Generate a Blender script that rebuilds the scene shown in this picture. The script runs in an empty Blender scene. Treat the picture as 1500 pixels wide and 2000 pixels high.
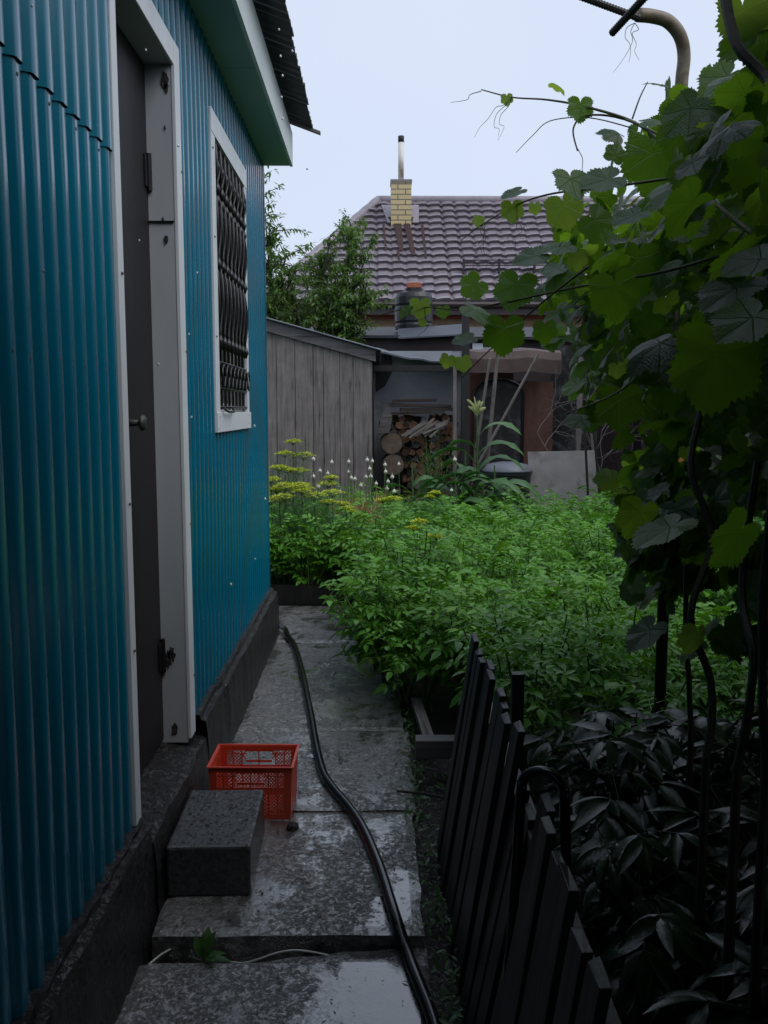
import bpy, bmesh, math, random
import numpy as np
from mathutils import Vector, Matrix, Euler, noise
random.seed(7); rng = np.random.default_rng(7)
S = bpy.context.scene; C = S.collection
R = math.radians
# ------------------------------------------------------------------ camera, sky, light
FPX = 1750.0; H = 1.4; PITCH = math.atan(200/FPX); YAW = math.atan(16/FPX)
cd = bpy.data.cameras.new('camera'); cam = bpy.data.objects.new('camera', cd); C.objects.link(cam)
cd.sensor_fit = 'VERTICAL'; cd.sensor_height = 24; cd.sensor_width = 18; cd.lens = 24*FPX/2000
cd.clip_start = .02; cd.clip_end = 500
cam.location = (0, 0, H); cam.rotation_euler = (math.pi/2-PITCH, 0, -YAW); S.camera = cam
W = bpy.data.worlds.new('World'); S.world = W; W.use_nodes = True
wn = W.node_tree.nodes; wl = W.node_tree.links; wn.clear()
wo = wn.new('ShaderNodeOutputWorld'); bg = wn.new('ShaderNodeBackground'); sk = wn.new('ShaderNodeTexSky')
sk.sky_type = 'NISHITA'; sk.sun_disc = False; sk.sun_elevation = R(50); sk.sun_rotation = R(120); sk.dust_density = 4; sk.air_density = 1.2
mx = wn.new('ShaderNodeMix'); mx.data_type = 'RGBA'; mx.inputs[0].default_value = .88
tc = wn.new('ShaderNodeTexCoord'); nz = wn.new('ShaderNodeTexNoise'); nz.inputs['Scale'].default_value = 1.6; nz.inputs['Detail'].default_value = 4
rp = wn.new('ShaderNodeValToRGB'); rp.color_ramp.elements[0].position = .3; rp.color_ramp.elements[1].position = .75
rp.color_ramp.elements[0].color = (5.0, 5.75, 7.2, 1); rp.color_ramp.elements[1].color = (5.7, 6.25, 7.5, 1)
wl.new(tc.outputs['Generated'], nz.inputs['Vector']); wl.new(nz.outputs['Fac'], rp.inputs['Fac'])
wl.new(sk.outputs[0], mx.inputs[6]); wl.new(rp.outputs[0], mx.inputs[7]); wl.new(mx.outputs[2], bg.inputs[0])
bg.inputs[1].default_value = .137; wl.new(bg.outputs[0], wo.inputs[0])
ld = bpy.data.lights.new('sun', 'SUN'); ld.energy = 1.5; ld.angle = R(50); ld.color = (1, .985, .96)
lo = bpy.data.objects.new('sun', ld); C.objects.link(lo); lo.rotation_euler = (R(38), 0, R(60)); lo.location = (0, 0, 20)
S.view_settings.view_transform = 'Standard'; S.view_settings.look = 'None'; S.view_settings.exposure = 0.0; S.view_settings.gamma = 1
S.cycles.max_bounces = 8; S.cycles.transparent_max_bounces = 8

def ray(px, py):
    x = (px-750)/FPX; y = -(py-1000)/FPX
    fy = math.cos(PITCH)+y*math.sin(PITCH); fz = -math.sin(PITCH)+y*math.cos(PITCH)
    return Vector((x*math.cos(YAW)+fy*math.sin(YAW), -x*math.sin(YAW)+fy*math.cos(YAW), fz))
def at(px, py, X=None, Y=None, Z=None):
    d = ray(px, py)
    t = X/d.x if X is not None else Y/d.y if Y is not None else (Z-H)/d.z
    return Vector((d.x*t, d.y*t, H+d.z*t))
# ------------------------------------------------------------------ materials
class NT:
    def __init__(s, name):
        s.m = bpy.data.materials.new(name); s.m.use_nodes = True; s.t = s.m.node_tree; s.n = s.t.nodes
        s.b = s.n['Principled BSDF']; s.out = s.n['Material Output']
    def new(s, t, **k):
        o = s.n.new('ShaderNode'+t)
        for a, v in k.items(): setattr(o, a, v)
        return o
    def link(s, a, b): s.t.links.new(a, b)
    def val(s, sock, v):
        if isinstance(v, (int, float)): sock.default_value = v
        elif isinstance(v, (tuple, list)): sock.default_value = (*v, 1) if len(v) == 3 and len(sock.default_value) == 4 else v
        else: s.link(v, sock)
    def coord(s, scale=(1, 1, 1), which='Object', rot=(0, 0, 0)):
        t = s.new('TexCoord'); m = s.new('Mapping'); s.link(t.outputs[which], m.inputs[0]); m.inputs['Scale'].default_value = scale; m.inputs['Rotation'].default_value = rot
        return m.outputs[0]
    def noise(s, co, sc, det=4, rough=.55, dist=0):
        o = s.new('TexNoise'); s.link(co, o.inputs['Vector']); o.inputs['Scale'].default_value = sc; o.inputs['Detail'].default_value = det
        o.inputs['Roughness'].default_value = rough; o.inputs['Distortion'].default_value = dist; return o.outputs['Fac']
    def ramp(s, f, stops):
        o = s.new('ValToRGB'); s.link(f, o.inputs[0]); e = o.color_ramp.elements
        while len(e) < len(stops): e.new(.5)
        for x, (p, c) in zip(e, stops):
            x.position = p; x.color = (c, c, c, 1) if isinstance(c, (int, float)) else (*c, 1)
        return o.outputs[0]
    def mix(s, f, a, b, mode='MIX'):
        o = s.new('Mix', data_type='RGBA', blend_type=mode); s.val(o.inputs[0], f); s.val(o.inputs[6], a); s.val(o.inputs[7], b); return o.outputs[2]
    def math(s, op, a, b=0, c=None, clamp=False):
        o = s.new('Math', operation=op, use_clamp=clamp); s.val(o.inputs[0], a); s.val(o.inputs[1], b)
        if c is not None: s.val(o.inputs[2], c)
        return o.outputs[0]
    def bump(s, h, st=.3, d=.01, nrm=None):
        o = s.new('Bump'); s.link(h, o.inputs['Height']); s.val(o.inputs['Strength'], st); o.inputs['Distance'].default_value = d
        if nrm: s.link(nrm, o.inputs['Normal'])
        s.link(o.outputs[0], s.b.inputs['Normal']); s.link(o.outputs[0], s.b.inputs['Coat Normal']); return o.outputs[0]
    def fin(s, base=None, rough=None, metal=None, spec=None):
        for k, v in (('Base Color', base), ('Roughness', rough), ('Metallic', metal), ('Specular IOR Level', spec)):
            if v is not None: s.val(s.b.inputs[k], v)
        return s.m
def simple(name, c1, c2, rough=.5, sc=8, stretch=(1, 1, 1), bs=.2, bd=.003, metal=0, dirt=None, det=5, spec=.5, rvar=.12):
    t = NT(name); co = t.coord(stretch); n1 = t.noise(co, sc, det); n2 = t.noise(co, sc*6, 4)
    col = t.ramp(n1, [(.3, c1), (.7, c2)])
    if dirt: col = t.mix(t.ramp(t.noise(t.coord(stretch), sc*.45, 6, .65), [(.52, 0.), (.64, 1.)]), col, dirt)
    t.bump(n2, bs, bd)
    rr = t.math('MULTIPLY_ADD', n1, rvar*2, rough-rvar)
    return t.fin(col, rr, metal, spec)
def wood(name, c1, c2, axis='z', rough=.6, sc=1.0, dark=(.01, .009, .008)):
    t = NT(name); st = {'z': (22, 22, 1.3), 'y': (22, 1.3, 22), 'x': (1.3, 22, 22)}[axis]
    st = tuple(a*sc for a in st); co = t.coord(st); n1 = t.noise(co, 1.5, 6, .6, .6); n2 = t.noise(t.coord(tuple(a*.12 for a in st)), 3.0, 4)
    n3 = t.noise(t.coord((5, 5, 5)), 1.3, 4)
    col = t.ramp(n1, [(.3, c1), (.7, c2)]); col = t.mix(t.ramp(n1, [(.30, 1.), (.40, 0.)]), col, dark)
    col = t.mix(t.math('MULTIPLY', n3, .8), col, tuple(x*.45 for x in c1)); t.bump(n1, .5, .004)
    return t.fin(col, t.math('MULTIPLY_ADD', n2, .3, rough-.15))
M = {}
def teal():
    t = NT('teal_paint'); co = t.coord((1, 1, .25)); n = t.noise(co, 3, 5); n2 = t.noise(t.coord((1, 1, 1)), 60, 2)
    col = t.mix(t.ramp(n, [(.35, 0.), (.75, .35)]), (.001, .145, .235), (.001, .11, .19))
    drips = t.noise(t.coord((30, 30, 1.2)), 1.5, 4)
    sx = t.new('SeparateXYZ'); t.link(t.new('TexCoord').outputs['Object'], sx.inputs[0])
    mud = t.math('ADD', t.math('MULTIPLY', t.noise(t.coord((1, 1, 1)), 17, 6, .7), .8), t.math('MULTIPLY', sx.outputs['Z'], -.9))
    col = t.mix(t.ramp(mud, [(.10, 0.), (.42, .55)]), col, (.035, .032, .028))
    t.bump(t.math('ADD', t.noise(t.coord((1, 1, .4)), 5, 3), t.math('MULTIPLY', t.noise(t.coord((1, 1, .5)), 1.7, 2), 1.5)), .22, .006)
    t.b.inputs['Coat Weight'].default_value = .35; t.b.inputs['Coat Roughness'].default_value = .12
    return t.fin(col, t.math('MULTIPLY_ADD', drips, .14, .17), 0, .4)
M['teal'] = teal()
def whitep():
    t = NT('white_paint'); n = t.noise(t.coord((6, 6, 1.5)), 1.5, 6, .6)
    f = t.noise(t.coord((3, 3, 1)), 5, 6, .7)
    col = t.mix(t.ramp(n, [(.3, 0.), (.75, .8)]), (.72, .76, .80), (.58, .61, .64))
    col = t.mix(t.ramp(f, [(.70, 0.), (.74, 1.)]), col, (.03, .025, .02)); t.bump(n, .15, .003)
    return t.fin(col, .5)
M['white'] = whitep()
M['reveal'] = simple('grey_reveal_paint', (.40, .43, .46), (.50, .53, .57), .5, 4, (1, 1, .3), dirt=None)
M['frame_white'] = simple('old_frame_paint', (.40, .41, .41), (.5, .51, .52), .45, 4, (1, 1, .3), dirt=None)
M['soffit'] = simple('soffit_paint', (.22, .37, .36), (.29, .44, .41), .6, 2.5)
M['fascia'] = simple('fascia_paint', (.6, .66, .65), (.72, .77, .76), .5, 3)
M['roofdark'] = simple('bitumen_sheet', (.012, .012, .014), (.03, .03, .032), .5, 10)
M['door'] = simple('dark_brown_door_paint', (.006, .0038, .0055), (.011, .007, .010), .55, 3, (1, 1, .5))
M['iron'] = simple('black_iron', (.006, .006, .007), (.016, .015, .016), .32, 30, metal=.0)
M['steel'] = simple('worn_steel', (.05, .05, .048), (.09, .09, .085), .5, 30, metal=.3)
M['glass'] = simple('window_glass', (.02, .025, .03), (.03, .035, .04), .1, 3, bs=.0, rvar=.03)
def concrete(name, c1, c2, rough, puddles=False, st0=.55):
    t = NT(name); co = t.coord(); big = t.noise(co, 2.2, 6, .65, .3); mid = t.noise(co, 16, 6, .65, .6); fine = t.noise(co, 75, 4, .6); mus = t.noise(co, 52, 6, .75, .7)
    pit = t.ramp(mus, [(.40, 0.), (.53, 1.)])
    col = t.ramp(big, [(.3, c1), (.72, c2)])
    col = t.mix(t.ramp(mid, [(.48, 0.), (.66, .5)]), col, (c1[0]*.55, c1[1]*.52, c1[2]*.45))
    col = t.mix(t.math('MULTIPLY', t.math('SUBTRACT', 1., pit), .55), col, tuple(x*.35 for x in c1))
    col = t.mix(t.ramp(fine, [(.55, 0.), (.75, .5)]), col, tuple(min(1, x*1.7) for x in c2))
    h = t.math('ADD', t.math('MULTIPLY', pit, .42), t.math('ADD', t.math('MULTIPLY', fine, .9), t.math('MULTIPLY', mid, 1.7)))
    if puddles:
        pn = t.noise(t.coord((1.5, 1.0, 1)), 3.3, 5, .6, .5)
        sx = t.new('SeparateXYZ'); t.link(t.new('TexCoord').outputs['Object'], sx.inputs[0])
        near = t.ramp(t.math('MULTIPLY', sx.outputs['Y'], .4), [(.84, .19), (.90, 0.)])
        side = t.math('MULTIPLY', t.math('ADD', sx.outputs['X'], .22), near)
        f = t.math('ADD', pn, t.math('MULTIPLY_ADD', side, 4.5, t.math('MULTIPLY', near, .3)))
        f = t.math('ADD', f, t.math('MULTIPLY', t.math('ADD', t.math('SUBTRACT', mid, .5), t.math('MULTIPLY', t.math('SUBTRACT', mus, .5), .6)), .45))
        pm = t.ramp(f, [(.475, 0.), (.60, 1.)])
        wet = t.ramp(f, [(.36, 0.), (.52, 1.)])
        st = t.math('MULTIPLY_ADD', pm, -.72, t.math('MULTIPLY_ADD', wet, -.10, .90))
        t.bump(h, st, .007)
        col = t.mix(t.math('MULTIPLY', wet, .35), col, tuple(x*.5 for x in c1)); col = t.mix(t.math('MULTIPLY', pm, .6), col, (.03, .028, .024))
        rr = t.math('MULTIPLY_ADD', pm, -(rough-.04), t.math('MULTIPLY_ADD', wet, -rough*.35, t.math('MULTIPLY_ADD', mid, .14, rough-.07)))
        t.b.inputs['Coat Weight'].default_value = .9; t.b.inputs['Coat Roughness'].default_value = .05; t.b.inputs['Coat IOR'].default_value = 1.9
        return t.fin(col, rr, 0, .6)
    t.bump(h, st0, .006)
    return t.fin(col, t.math('MULTIPLY_ADD', mid, .3, rough-.15))
M['path'] = concrete('wet_concrete', (.19, .185, .18), (.35, .345, .34), .18, puddles=True)
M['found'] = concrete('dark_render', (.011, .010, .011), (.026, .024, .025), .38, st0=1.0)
M['block'] = concrete('wet_block', (.05, .052, .055), (.10, .105, .11), .17, st0=.4)
M['soil'] = simple('wet_soil', (.008, .006, .005), (.03, .023, .017), .55, 14, bs=1, bd=.02)
M['redplastic'] = simple('red_plastic', (.62, .060, .028), (.72, .085, .04), .35, 5, bs=.05)
M['hose'] = simple('black_rubber', (.006, .006, .007), (.012, .012, .013), .16, 20, bs=.05)
M['oldwood'] = wood('weathered_boards', (.14, .118, .112), (.37, .32, .30))
M['oldwoody'] = wood('weathered_boards_along', (.10, .09, .09), (.25, .23, .23), 'y')
M['oldwoodx'] = wood('weathered_boards_across', (.09, .08, .08), (.24, .22, .22), 'x')
M['fencewood'] = wood('dark_picket_wood', (.009, .008, .008), (.038, .033, .031), 'z', .5)
M['palewood'] = wood('pale_stakes', (.22, .19, .17), (.38, .33, .30))
M['firewood'] = wood('split_wood', (.14, .065, .035), (.42, .22, .11), 'y', .7)
M['logend'] = simple('log_end', (.09, .065, .05), (.18, .13, .095), .7, 14)
M['bark'] = simple('bark', (.02, .016, .013), (.06, .048, .04), .8, 20, (1, 1, .3), bs=.8, bd=.01)
M['plaster'] = simple('old_whitewash', (.24, .26, .28), (.36, .39, .42), .7, 2.5, dirt=(.045, .045, .05))
M['rust'] = simple('rusty_sheet', (.10, .042, .03), (.20, .085, .055), .6, 3, (1, 1, .5), dirt=(.06, .03, .025))
M['zinc'] = simple('grey_sheet', (.10, .11, .13), (.17, .18, .21), .4, 4)
M['blackplastic'] = simple('black_plastic', (.012, .013, .016), (.022, .023, .028), .4, 5)
M['slate'] = simple('grey_slate_sheet', (.2, .185, .18), (.3, .28, .27), .6, 5, dirt=(.11, .10, .09))
M['soot'] = simple('burnt_metal', (.006, .006, .006), (.03, .026, .026), .6, 12, dirt=(.09, .085, .085))
M['pipe'] = simple('rusty_pipe', (.10, .06, .035), (.30, .25, .18), .5, 14, dirt=(.08, .035, .02))
M['darkpipe'] = simple('dark_pipe', (.012, .010, .009), (.03, .024, .02), .5, 14)
M['whitepipe'] = simple('white_plastic_pipe', (.5, .5, .48), (.62, .62, .6), .4, 8)
M['orange'] = simple('orange_plastic', (.45, .13, .05), (.5, .18, .08), .5, 6)
M['tile'] = simple('brown_metal_tile', (.20, .17, .19), (.27, .235, .26), .22, 6, bs=.05)
M['gutter'] = simple('brown_gutter', (.04, .03, .03), (.06, .045, .045), .4, 6)
M['flue'] = simple('galvanised_flue', (.6, .56, .5), (.8, .78, .74), .5, 3, (1, 1, .6), dirt=(.25, .13, .06))
M['soottop'] = simple('soot_top', (.01, .01, .01), (.03, .03, .03), .7, 9)
M['ruststain'] = simple('rust_stain', (.025, .009, .007), (.045, .015, .011), .8, 9)
def brick(name, a, b, mo, sc=1.0, rot=(R(90), 0, 0)):
    t = NT(name); co = t.coord((1, 1, 1), 'Object', rot); o = t.new('TexBrick'); t.link(co, o.inputs['Vector'])
    o.inputs['Color1'].default_value = (*a, 1); o.inputs['Color2'].default_value = (*b, 1); o.inputs['Mortar'].default_value = (*mo, 1)
    o.inputs['Scale'].default_value = 1; o.inputs['Brick Width'].default_value = .26*sc; o.inputs['Row Height'].default_value = .085*sc; o.inputs['Mortar Size'].default_value = .009*sc
    t.bump(o.outputs['Fac'], -.4, .006); return t.fin(o.outputs['Color'], .65)
M['ybrick'] = brick('yellow_brick', (.58, .47, .24), (.50, .40, .20), (.12, .11, .10), 1.45)
M['wallbrick'] = brick('tan_brick', (.40, .27, .15), (.35, .22, .12), (.2, .17, .14))
M['redbrick'] = simple('red_brick', (.32, .09, .05), (.42, .13, .07), .7, 20)
def leafmat(name, c1, c2, tr, trw=.4, rough=.35, veins=None, spec=.5, underside=None):
    t = NT(name); at_ = t.new('Attribute', attribute_name='rnd'); r = at_.outputs['Fac']
    n = t.noise(t.coord(), 9, 3); col = t.ramp(r, [(0., c1), (1., c2)])
    if veins and trw < .4:
        col = t.ramp(r, [(0., c1), (.7, c2), (.85, c2), (1., (.085, .17, .03))])
        trc = t.ramp(r, [(0., tuple(x*.55 for x in tr)), (.72, tr), (.84, tr), (1., (.62, .92, .08))])
    else: trc = t.mix(r, tr, tuple(x*.6 for x in tr))
    col = t.mix(t.math('MULTIPLY', n, .5), col, tuple(x*.55 for x in c1))
    if veins:
        uv = t.new('UVMap'); sx = t.new('SeparateXYZ'); t.link(uv.outputs[0], sx.inputs[0]); x, y = sx.outputs[0], sx.outputs[1]
        d = None
        for a in veins:
            ca, sa = math.cos(R(a)), math.sin(R(a))
            perp = t.math('ABSOLUTE', t.math('ADD', t.math('MULTIPLY', x, ca), t.math('MULTIPLY', y, -sa)))
            al = t.math('ADD', t.math('MULTIPLY', x, sa), t.math('MULTIPLY', y, ca))
            pen = t.math('MULTIPLY', t.math('LESS_THAN', al, 0.), 1.0)
            q = t.math('ADD', perp, pen); d = q if d is None else t.math('MINIMUM', d, q)
        mk = t.ramp(d, [(.0, 1.), (.022, 0.)])
        w = t.new('TexWave', wave_type='BANDS', bands_direction='Y'); t.link(uv.outputs[0], w.inputs[0]); w.inputs['Scale'].default_value = 4.5; w.inputs['Distortion'].default_value = 5; w.inputs['Detail'].default_value = 2; w.inputs['Detail Scale'].default_value = 1.5
        col = t.mix(t.math('MULTIPLY', mk, .6), col, tuple(min(1, v*2.2+.03) for v in c2))
        trc = t.mix(t.math('MULTIPLY', mk, .55), trc, tuple(v*.5 for v in tr))
        t.bump(t.math('ADD', t.math('MULTIPLY', t.noise(t.coord(), 170, 3), .8), t.math('SUBTRACT', t.math('MULTIPLY', w.outputs['Fac'], .15), mk)), .6, .003)
    else: t.bump(t.noise(t.coord(), 60, 2), .4, .003)
    t.fin(col, t.math('MULTIPLY_ADD', n, .3, rough-.12), 0, spec)
    tl = t.new('BsdfTranslucent'); t.link(trc, tl.inputs[0]); ms = t.new('MixShader'); ms.inputs[0].default_value = trw
    t.link(t.b.outputs[0], ms.inputs[1]); t.link(tl.outputs[0], ms.inputs[2]); t.link(ms.outputs[0], t.out.inputs[0]); return t.m
VE = (0, 52, -52, 108, -108)
M['grape'] = leafmat('grape_leaf', (.016, .050, .014), (.036, .09, .02), (.34, .66, .03), .34, .36, VE, spec=.45)
M['grapeyoung'] = leafmat('young_grape_leaf', (.10, .19, .03), (.15, .25, .04), (.50, .72, .07), .5, .4, VE)
M['potato'] = leafmat('potato_leaf', (.038, .165, .008), (.17, .44, .030), (.22, .52, .02), .24, .36, spec=.4)
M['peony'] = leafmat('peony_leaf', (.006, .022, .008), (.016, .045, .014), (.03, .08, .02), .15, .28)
M['apple'] = leafmat('apple_leaf', (.06, .13, .035), (.15, .26, .06), (.25, .45, .06), .3, .45)
M['corn'] = leafmat('corn_leaf', (.11, .24, .09), (.22, .42, .15), (.25, .5, .1), .3, .4)
M['dillleaf'] = leafmat('dill_thread', (.05, .16, .05), (.11, .26, .08), (.1, .25, .05), .2, .5)
M['umbel'] = leafmat('dill_umbel', (.55, .66, .03), (.72, .78, .05), (.3, .35, .02), .2, .6)
M['weed'] = leafmat('weed_leaf', (.04, .11, .03), (.08, .18, .04), (.15, .35, .04), .3, .4)
M['dry'] = leafmat('dry_leaf', (.28, .17, .06), (.45, .32, .12), (.3, .2, .08), .2, .6)
M['stem'] = simple('green_stem', (.05, .10, .03), (.09, .15, .04), .5, 20)
M['cane'] = simple('vine_cane', (.02, .014, .01), (.05, .035, .02), .6, 20)
M['shoot'] = simple('vine_shoot', (.06, .07, .025), (.11, .09, .035), .5, 20)
M['bulb'] = simple('onion_head', (.5, .48, .42), (.7, .68, .6), .6, 60)
M['drop'] = simple('water_bead', (.75, .8, .85), (.85, .88, .9), .05, 4, bs=0, rvar=.0)
# ------------------------------------------------------------------ mesh builder
class MB:
    def __init__(s): s.v = []; s.f = []; s.smooth = False
    def add(s, vs, fs):
        n = len(s.v); s.v += [tuple(v) for v in vs]; s.f += [tuple(i+n for i in f) for f in fs]
    def box(s, x0, x1, y0, y1, z0, z1, mat=None):
        vs = [(x, y, z) for x in (x0, x1) for y in (y0, y1) for z in (z0, z1)]
        if mat is not None: vs = [mat @ Vector(v) for v in vs]
        s.add(vs, [(0, 1, 3, 2), (4, 6, 7, 5), (0, 4, 5, 1), (2, 3, 7, 6), (0, 2, 6, 4), (1, 5, 7, 3)])
    def prism(s, pts, d):   # polygon pts (3d list) swept by vector d
        n = len(pts); d = Vector(d); a = [Vector(p) for p in pts]; b = [p+d for p in a]
        s.add(a+b, [tuple(range(n))[::-1], tuple(range(n, 2*n))]+[(i, (i+1) % n, n+(i+1) % n, n+i) for i in range(n)])
    def tube(s, pts, r, n=8, cap=True, ridges=None):
        pts = [Vector(p) for p in pts]; rs = r if isinstance(r, (list, tuple)) else [r]*len(pts)
        base = len(s.v); up = None
        for i, p in enumerate(pts):
            t = (pts[min(i+1, len(pts)-1)]-pts[max(i-1, 0)]).normalized()
            if up is None: up = Vector((0, 0, 1)) if abs(t.z) < .9 else Vector((1, 0, 0))
            a = t.cross(up).normalized(); up = a.cross(t).normalized()
            for k in range(n):
                an = 2*math.pi*k/n; s.v.append(tuple(p+(a*math.cos(an)+up*math.sin(an))*rs[i]))
        for i in range(len(pts)-1):
            for k in range(n):
                q = base+i*n; s.f.append((q+k, q+(k+1) % n, q+n+(k+1) % n, q+n+k))
        if cap:
            s.f.append(tuple(base+k for k in range(n))[::-1]); q = base+(len(pts)-1)*n; s.f.append(tuple(q+k for k in range(n)))
    def lathe(s, prof, cen, n=20, axis='z'):
        base = len(s.v); cen = Vector(cen)
        for (r, h) in prof:
            for k in range(n):
                a = 2*math.pi*k/n; x, y = r*math.cos(a), r*math.sin(a)
                s.v.append(tuple(cen+(Vector((x, y, h)) if axis == 'z' else Vector((x, h, y)) if axis == 'y' else Vector((h, x, y)))))
        for i in range(len(prof)-1):
            for k in range(n):
                q = base+i*n; s.f.append((q+k, q+(k+1) % n, q+n+(k+1) % n, q+n+k))
        s.f.append(tuple(base+k for k in range(n))[::-1]); q = base+(len(prof)-1)*n; s.f.append(tuple(q+k for k in range(n)))
    def sheet(s, g, th=None):  # g: 2d list of points
        n = len(s.v); h, w = len(g), len(g[0])
        for row in g: s.v += [tuple(p) for p in row]
        for i in range(h-1):
            for j in range(w-1): s.f.append((n+i*w+j, n+i*w+j+1, n+(i+1)*w+j+1, n+(i+1)*w+j))
    def build(s, name, m, parent=None, smooth=None, bevel=0, wob=0, solid=0):
        me = bpy.data.meshes.new(name); vs = s.v
        if wob: vs = [tuple(Vector(v)+Vector(noise.noise_vector(Vector(v)*9))*wob) for v in vs]
        me.from_pydata(vs, [], s.f)
        b = bmesh.new(); b.from_mesh(me); bmesh.ops.recalc_face_normals(b, faces=b.faces) if not solid else None; b.to_mesh(me); b.free()
        me.materials.append(m)
        o = bpy.data.objects.new(name, me); C.objects.link(o)
        if parent: o.parent = parent
        if s.smooth if smooth is None else smooth: me.polygons.foreach_set('use_smooth', [True]*len(me.polygons))
        if solid: md = o.modifiers.new('thick', 'SOLIDIFY'); md.thickness = solid; md.offset = 0
        if bevel: md = o.modifiers.new('bevel', 'BEVEL'); md.width = bevel; md.segments = 2; md.limit_method = 'ANGLE'
        return o
def tag(o, label=None, cat=None, group=None, kind=None):
    for k, v in (('label', label), ('category', cat), ('group', group), ('kind', kind)):
        if v: o[k] = v
    return o
def thing(name, label, cat, loc=(0, 0, 0), rz=0, group=None):
    o = bpy.data.objects.new(name, None); C.objects.link(o); o.location = loc; o.rotation_euler = (0, 0, rz)
    o.empty_display_size = .1; return tag(o, label, cat, group)
def one(name, mb, m, label, cat, group=None, loc=None, **k):
    """single-mesh thing: vertices are re-centred so the origin sits at its base"""
    if loc is None:
        a = np.array(mb.v); loc = Vector(((a[:, 0].min()+a[:, 0].max())/2, (a[:, 1].min()+a[:, 1].max())/2, a[:, 2].min()))
        mb.v = [tuple(Vector(v)-loc) for v in mb.v]
    o = mb.build(name, m, **k); o.location = loc; return tag(o, label, cat, group)
def kids(o): return [c for c in o.children]
def dup(o, loc, rz=0, label=None, sc=None, rot=None):
    c = o.copy(); C.objects.link(c); c.location = loc
    c.rotation_euler = rot if rot is not None else (0, 0, rz)
    if sc is not None: c.scale = (sc,)*3 if isinstance(sc, (int, float)) else sc
    if label: c['label'] = label
    for ch in kids(o):
        d = ch.copy(); C.objects.link(d); d.parent = c
        for g in kids(ch):
            e = g.copy(); C.objects.link(e); e.parent = d
    return c
# leaf templates: verts (n,3), faces, uv (n,2)
def cloud(name, tmpl, T, m, parent=None, rnd=None, smooth=True):
    V, F, UV = tmpl; V = np.asarray(V, float); n = len(V); T = np.asarray(T, float); k = len(T)
    P = np.einsum('kij,nj->kni', T[:, :, :3], V)+T[:, None, :, 3]
    ln = [len(f) for f in F]; flat = np.array([i for f in F for i in f]); tot = len(flat)
    idx = (flat[None, :]+np.arange(k)[:, None]*n).ravel()
    me = bpy.data.meshes.new(name); me.vertices.add(n*k); me.vertices.foreach_set('co', P.ravel())
    me.loops.add(tot*k); me.loops.foreach_set('vertex_index', idx.astype(np.int32))
    st = np.concatenate([[0], np.cumsum(ln)[:-1]]); me.polygons.add(len(F)*k)
    me.polygons.foreach_set('loop_start', (st[None, :]+np.arange(k)[:, None]*tot).ravel().astype(np.int32))
    me.polygons.foreach_set('loop_total', np.tile(ln, k).astype(np.int32))
    me.update(calc_edges=True)
    uvl = me.uv_layers.new(name='UVMap'); uvl.data.foreach_set('uv', np.tile(np.asarray(UV)[flat], (k, 1)).ravel())
    a = me.attributes.new('rnd', 'FLOAT', 'POINT'); r = rng.random(k) if rnd is None else np.asarray(rnd); a.data.foreach_set('value', np.repeat(r, n))
    me.polygons.foreach_set('use_smooth', [smooth]*(len(F)*k)); me.validate(); me.materials.append(m)
    o = bpy.data.objects.new(name, me); C.objects.link(o)
    if parent: o.parent = parent
    return o
def tf(loc, direction, up, s=1.0, roll=0.0):
    """leaf local +y along direction, +z near up"""
    y = Vector(direction).normalized(); z = Vector(up); x = y.cross(z)
    if x.length < 1e-4: x = y.orthogonal()
    x.normalize(); z = x.cross(y).normalized()
    if roll: q = Matrix.Rotation(roll, 3, y); x = q @ x; z = q @ z
    l = Vector(loc)
    return [[x[i]*s, y[i]*s, z[i]*s, l[i]] for i in range(3)]
def grape_template(seed=0, cup=.12):
    r = random.Random(seed); N = 84; out = []
    lob = [(0, 1.0), (52, .90), (-52, .90), (108, .76), (-108, .76)]
    for i in range(N):
        a = -180+360*i/N; rad = 0
        for c, L in lob:
            d = abs((a-c+180) % 360-180); rad = max(rad, L*(1-.17*(d/27.)**1.5))
        back = abs(abs(a)-180)
        if back < 28: rad = min(rad, .10+.55*back/28*.9)
        rad = max(rad, .12); rad *= 1+(.06 if i % 2 else -.035)*r.uniform(.5, 1.6)
        out.append((rad*math.sin(R(a)), rad*math.cos(R(a))))
    V = [(0, 0, 0)]; UV = [(0, 0)]; F = []
    def z(x, y):
        d = math.hypot(x, y); a = math.degrees(math.atan2(x, y)); m = min(abs((a-c+180) % 360-180) for c, _ in lob)
        return -cup*d*d*1.3+.05*d*(m/27.)+.03*math.sin(5*x+seed)*math.cos(4*y)-.10*max(0, y)**2
    for f in (.5, 1.0):
        for x, y in out: V.append((x*f, y*f, z(x*f, y*f))); UV.append((x*f, y*f))
    for i in range(N):
        j = (i+1) % N; F.append((0, 1+j, 1+i)); F.append((1+i, 1+j, 1+N+j, 1+N+i))
    return V, F, UV
def oval_template(w=.42, fold=.12, droop=.25, n=3):
    """simple pointed leaf of length 1 along +y"""
    V = []; F = []; UV = []; n = n+1
    for i in range(n+1):
        t = i/n; ww = w*math.sin(math.pi*min(1, t*.92+.04))**.8*(1-.35*t) if 0 < i < n else .01
        zz = -droop*t*t
        for sx in (-1, 0, 1): V.append((sx*ww*.5, t, zz+(fold*ww if sx else 0))); UV.append((sx*ww*.5, t))
    for i in range(n):
        for k in range(2): q = i*3+k; F.append((q, q+1, q+4, q+3))
    return V, F, UV
def join_t(parts):
    V = []; F = []; UV = []
    for (v, f, u), T in parts:
        n = len(V); T = np.asarray(T); v = np.asarray(v, float)
        V += [tuple(p) for p in (v @ T[:, :3].T+T[:, 3])]; F += [tuple(i+n for i in q) for q in f]; UV += list(u)
    return V, F, UV
G1, G2, G3 = grape_template(1, .10), grape_template(2, .28), grape_template(3, -.05)
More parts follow.
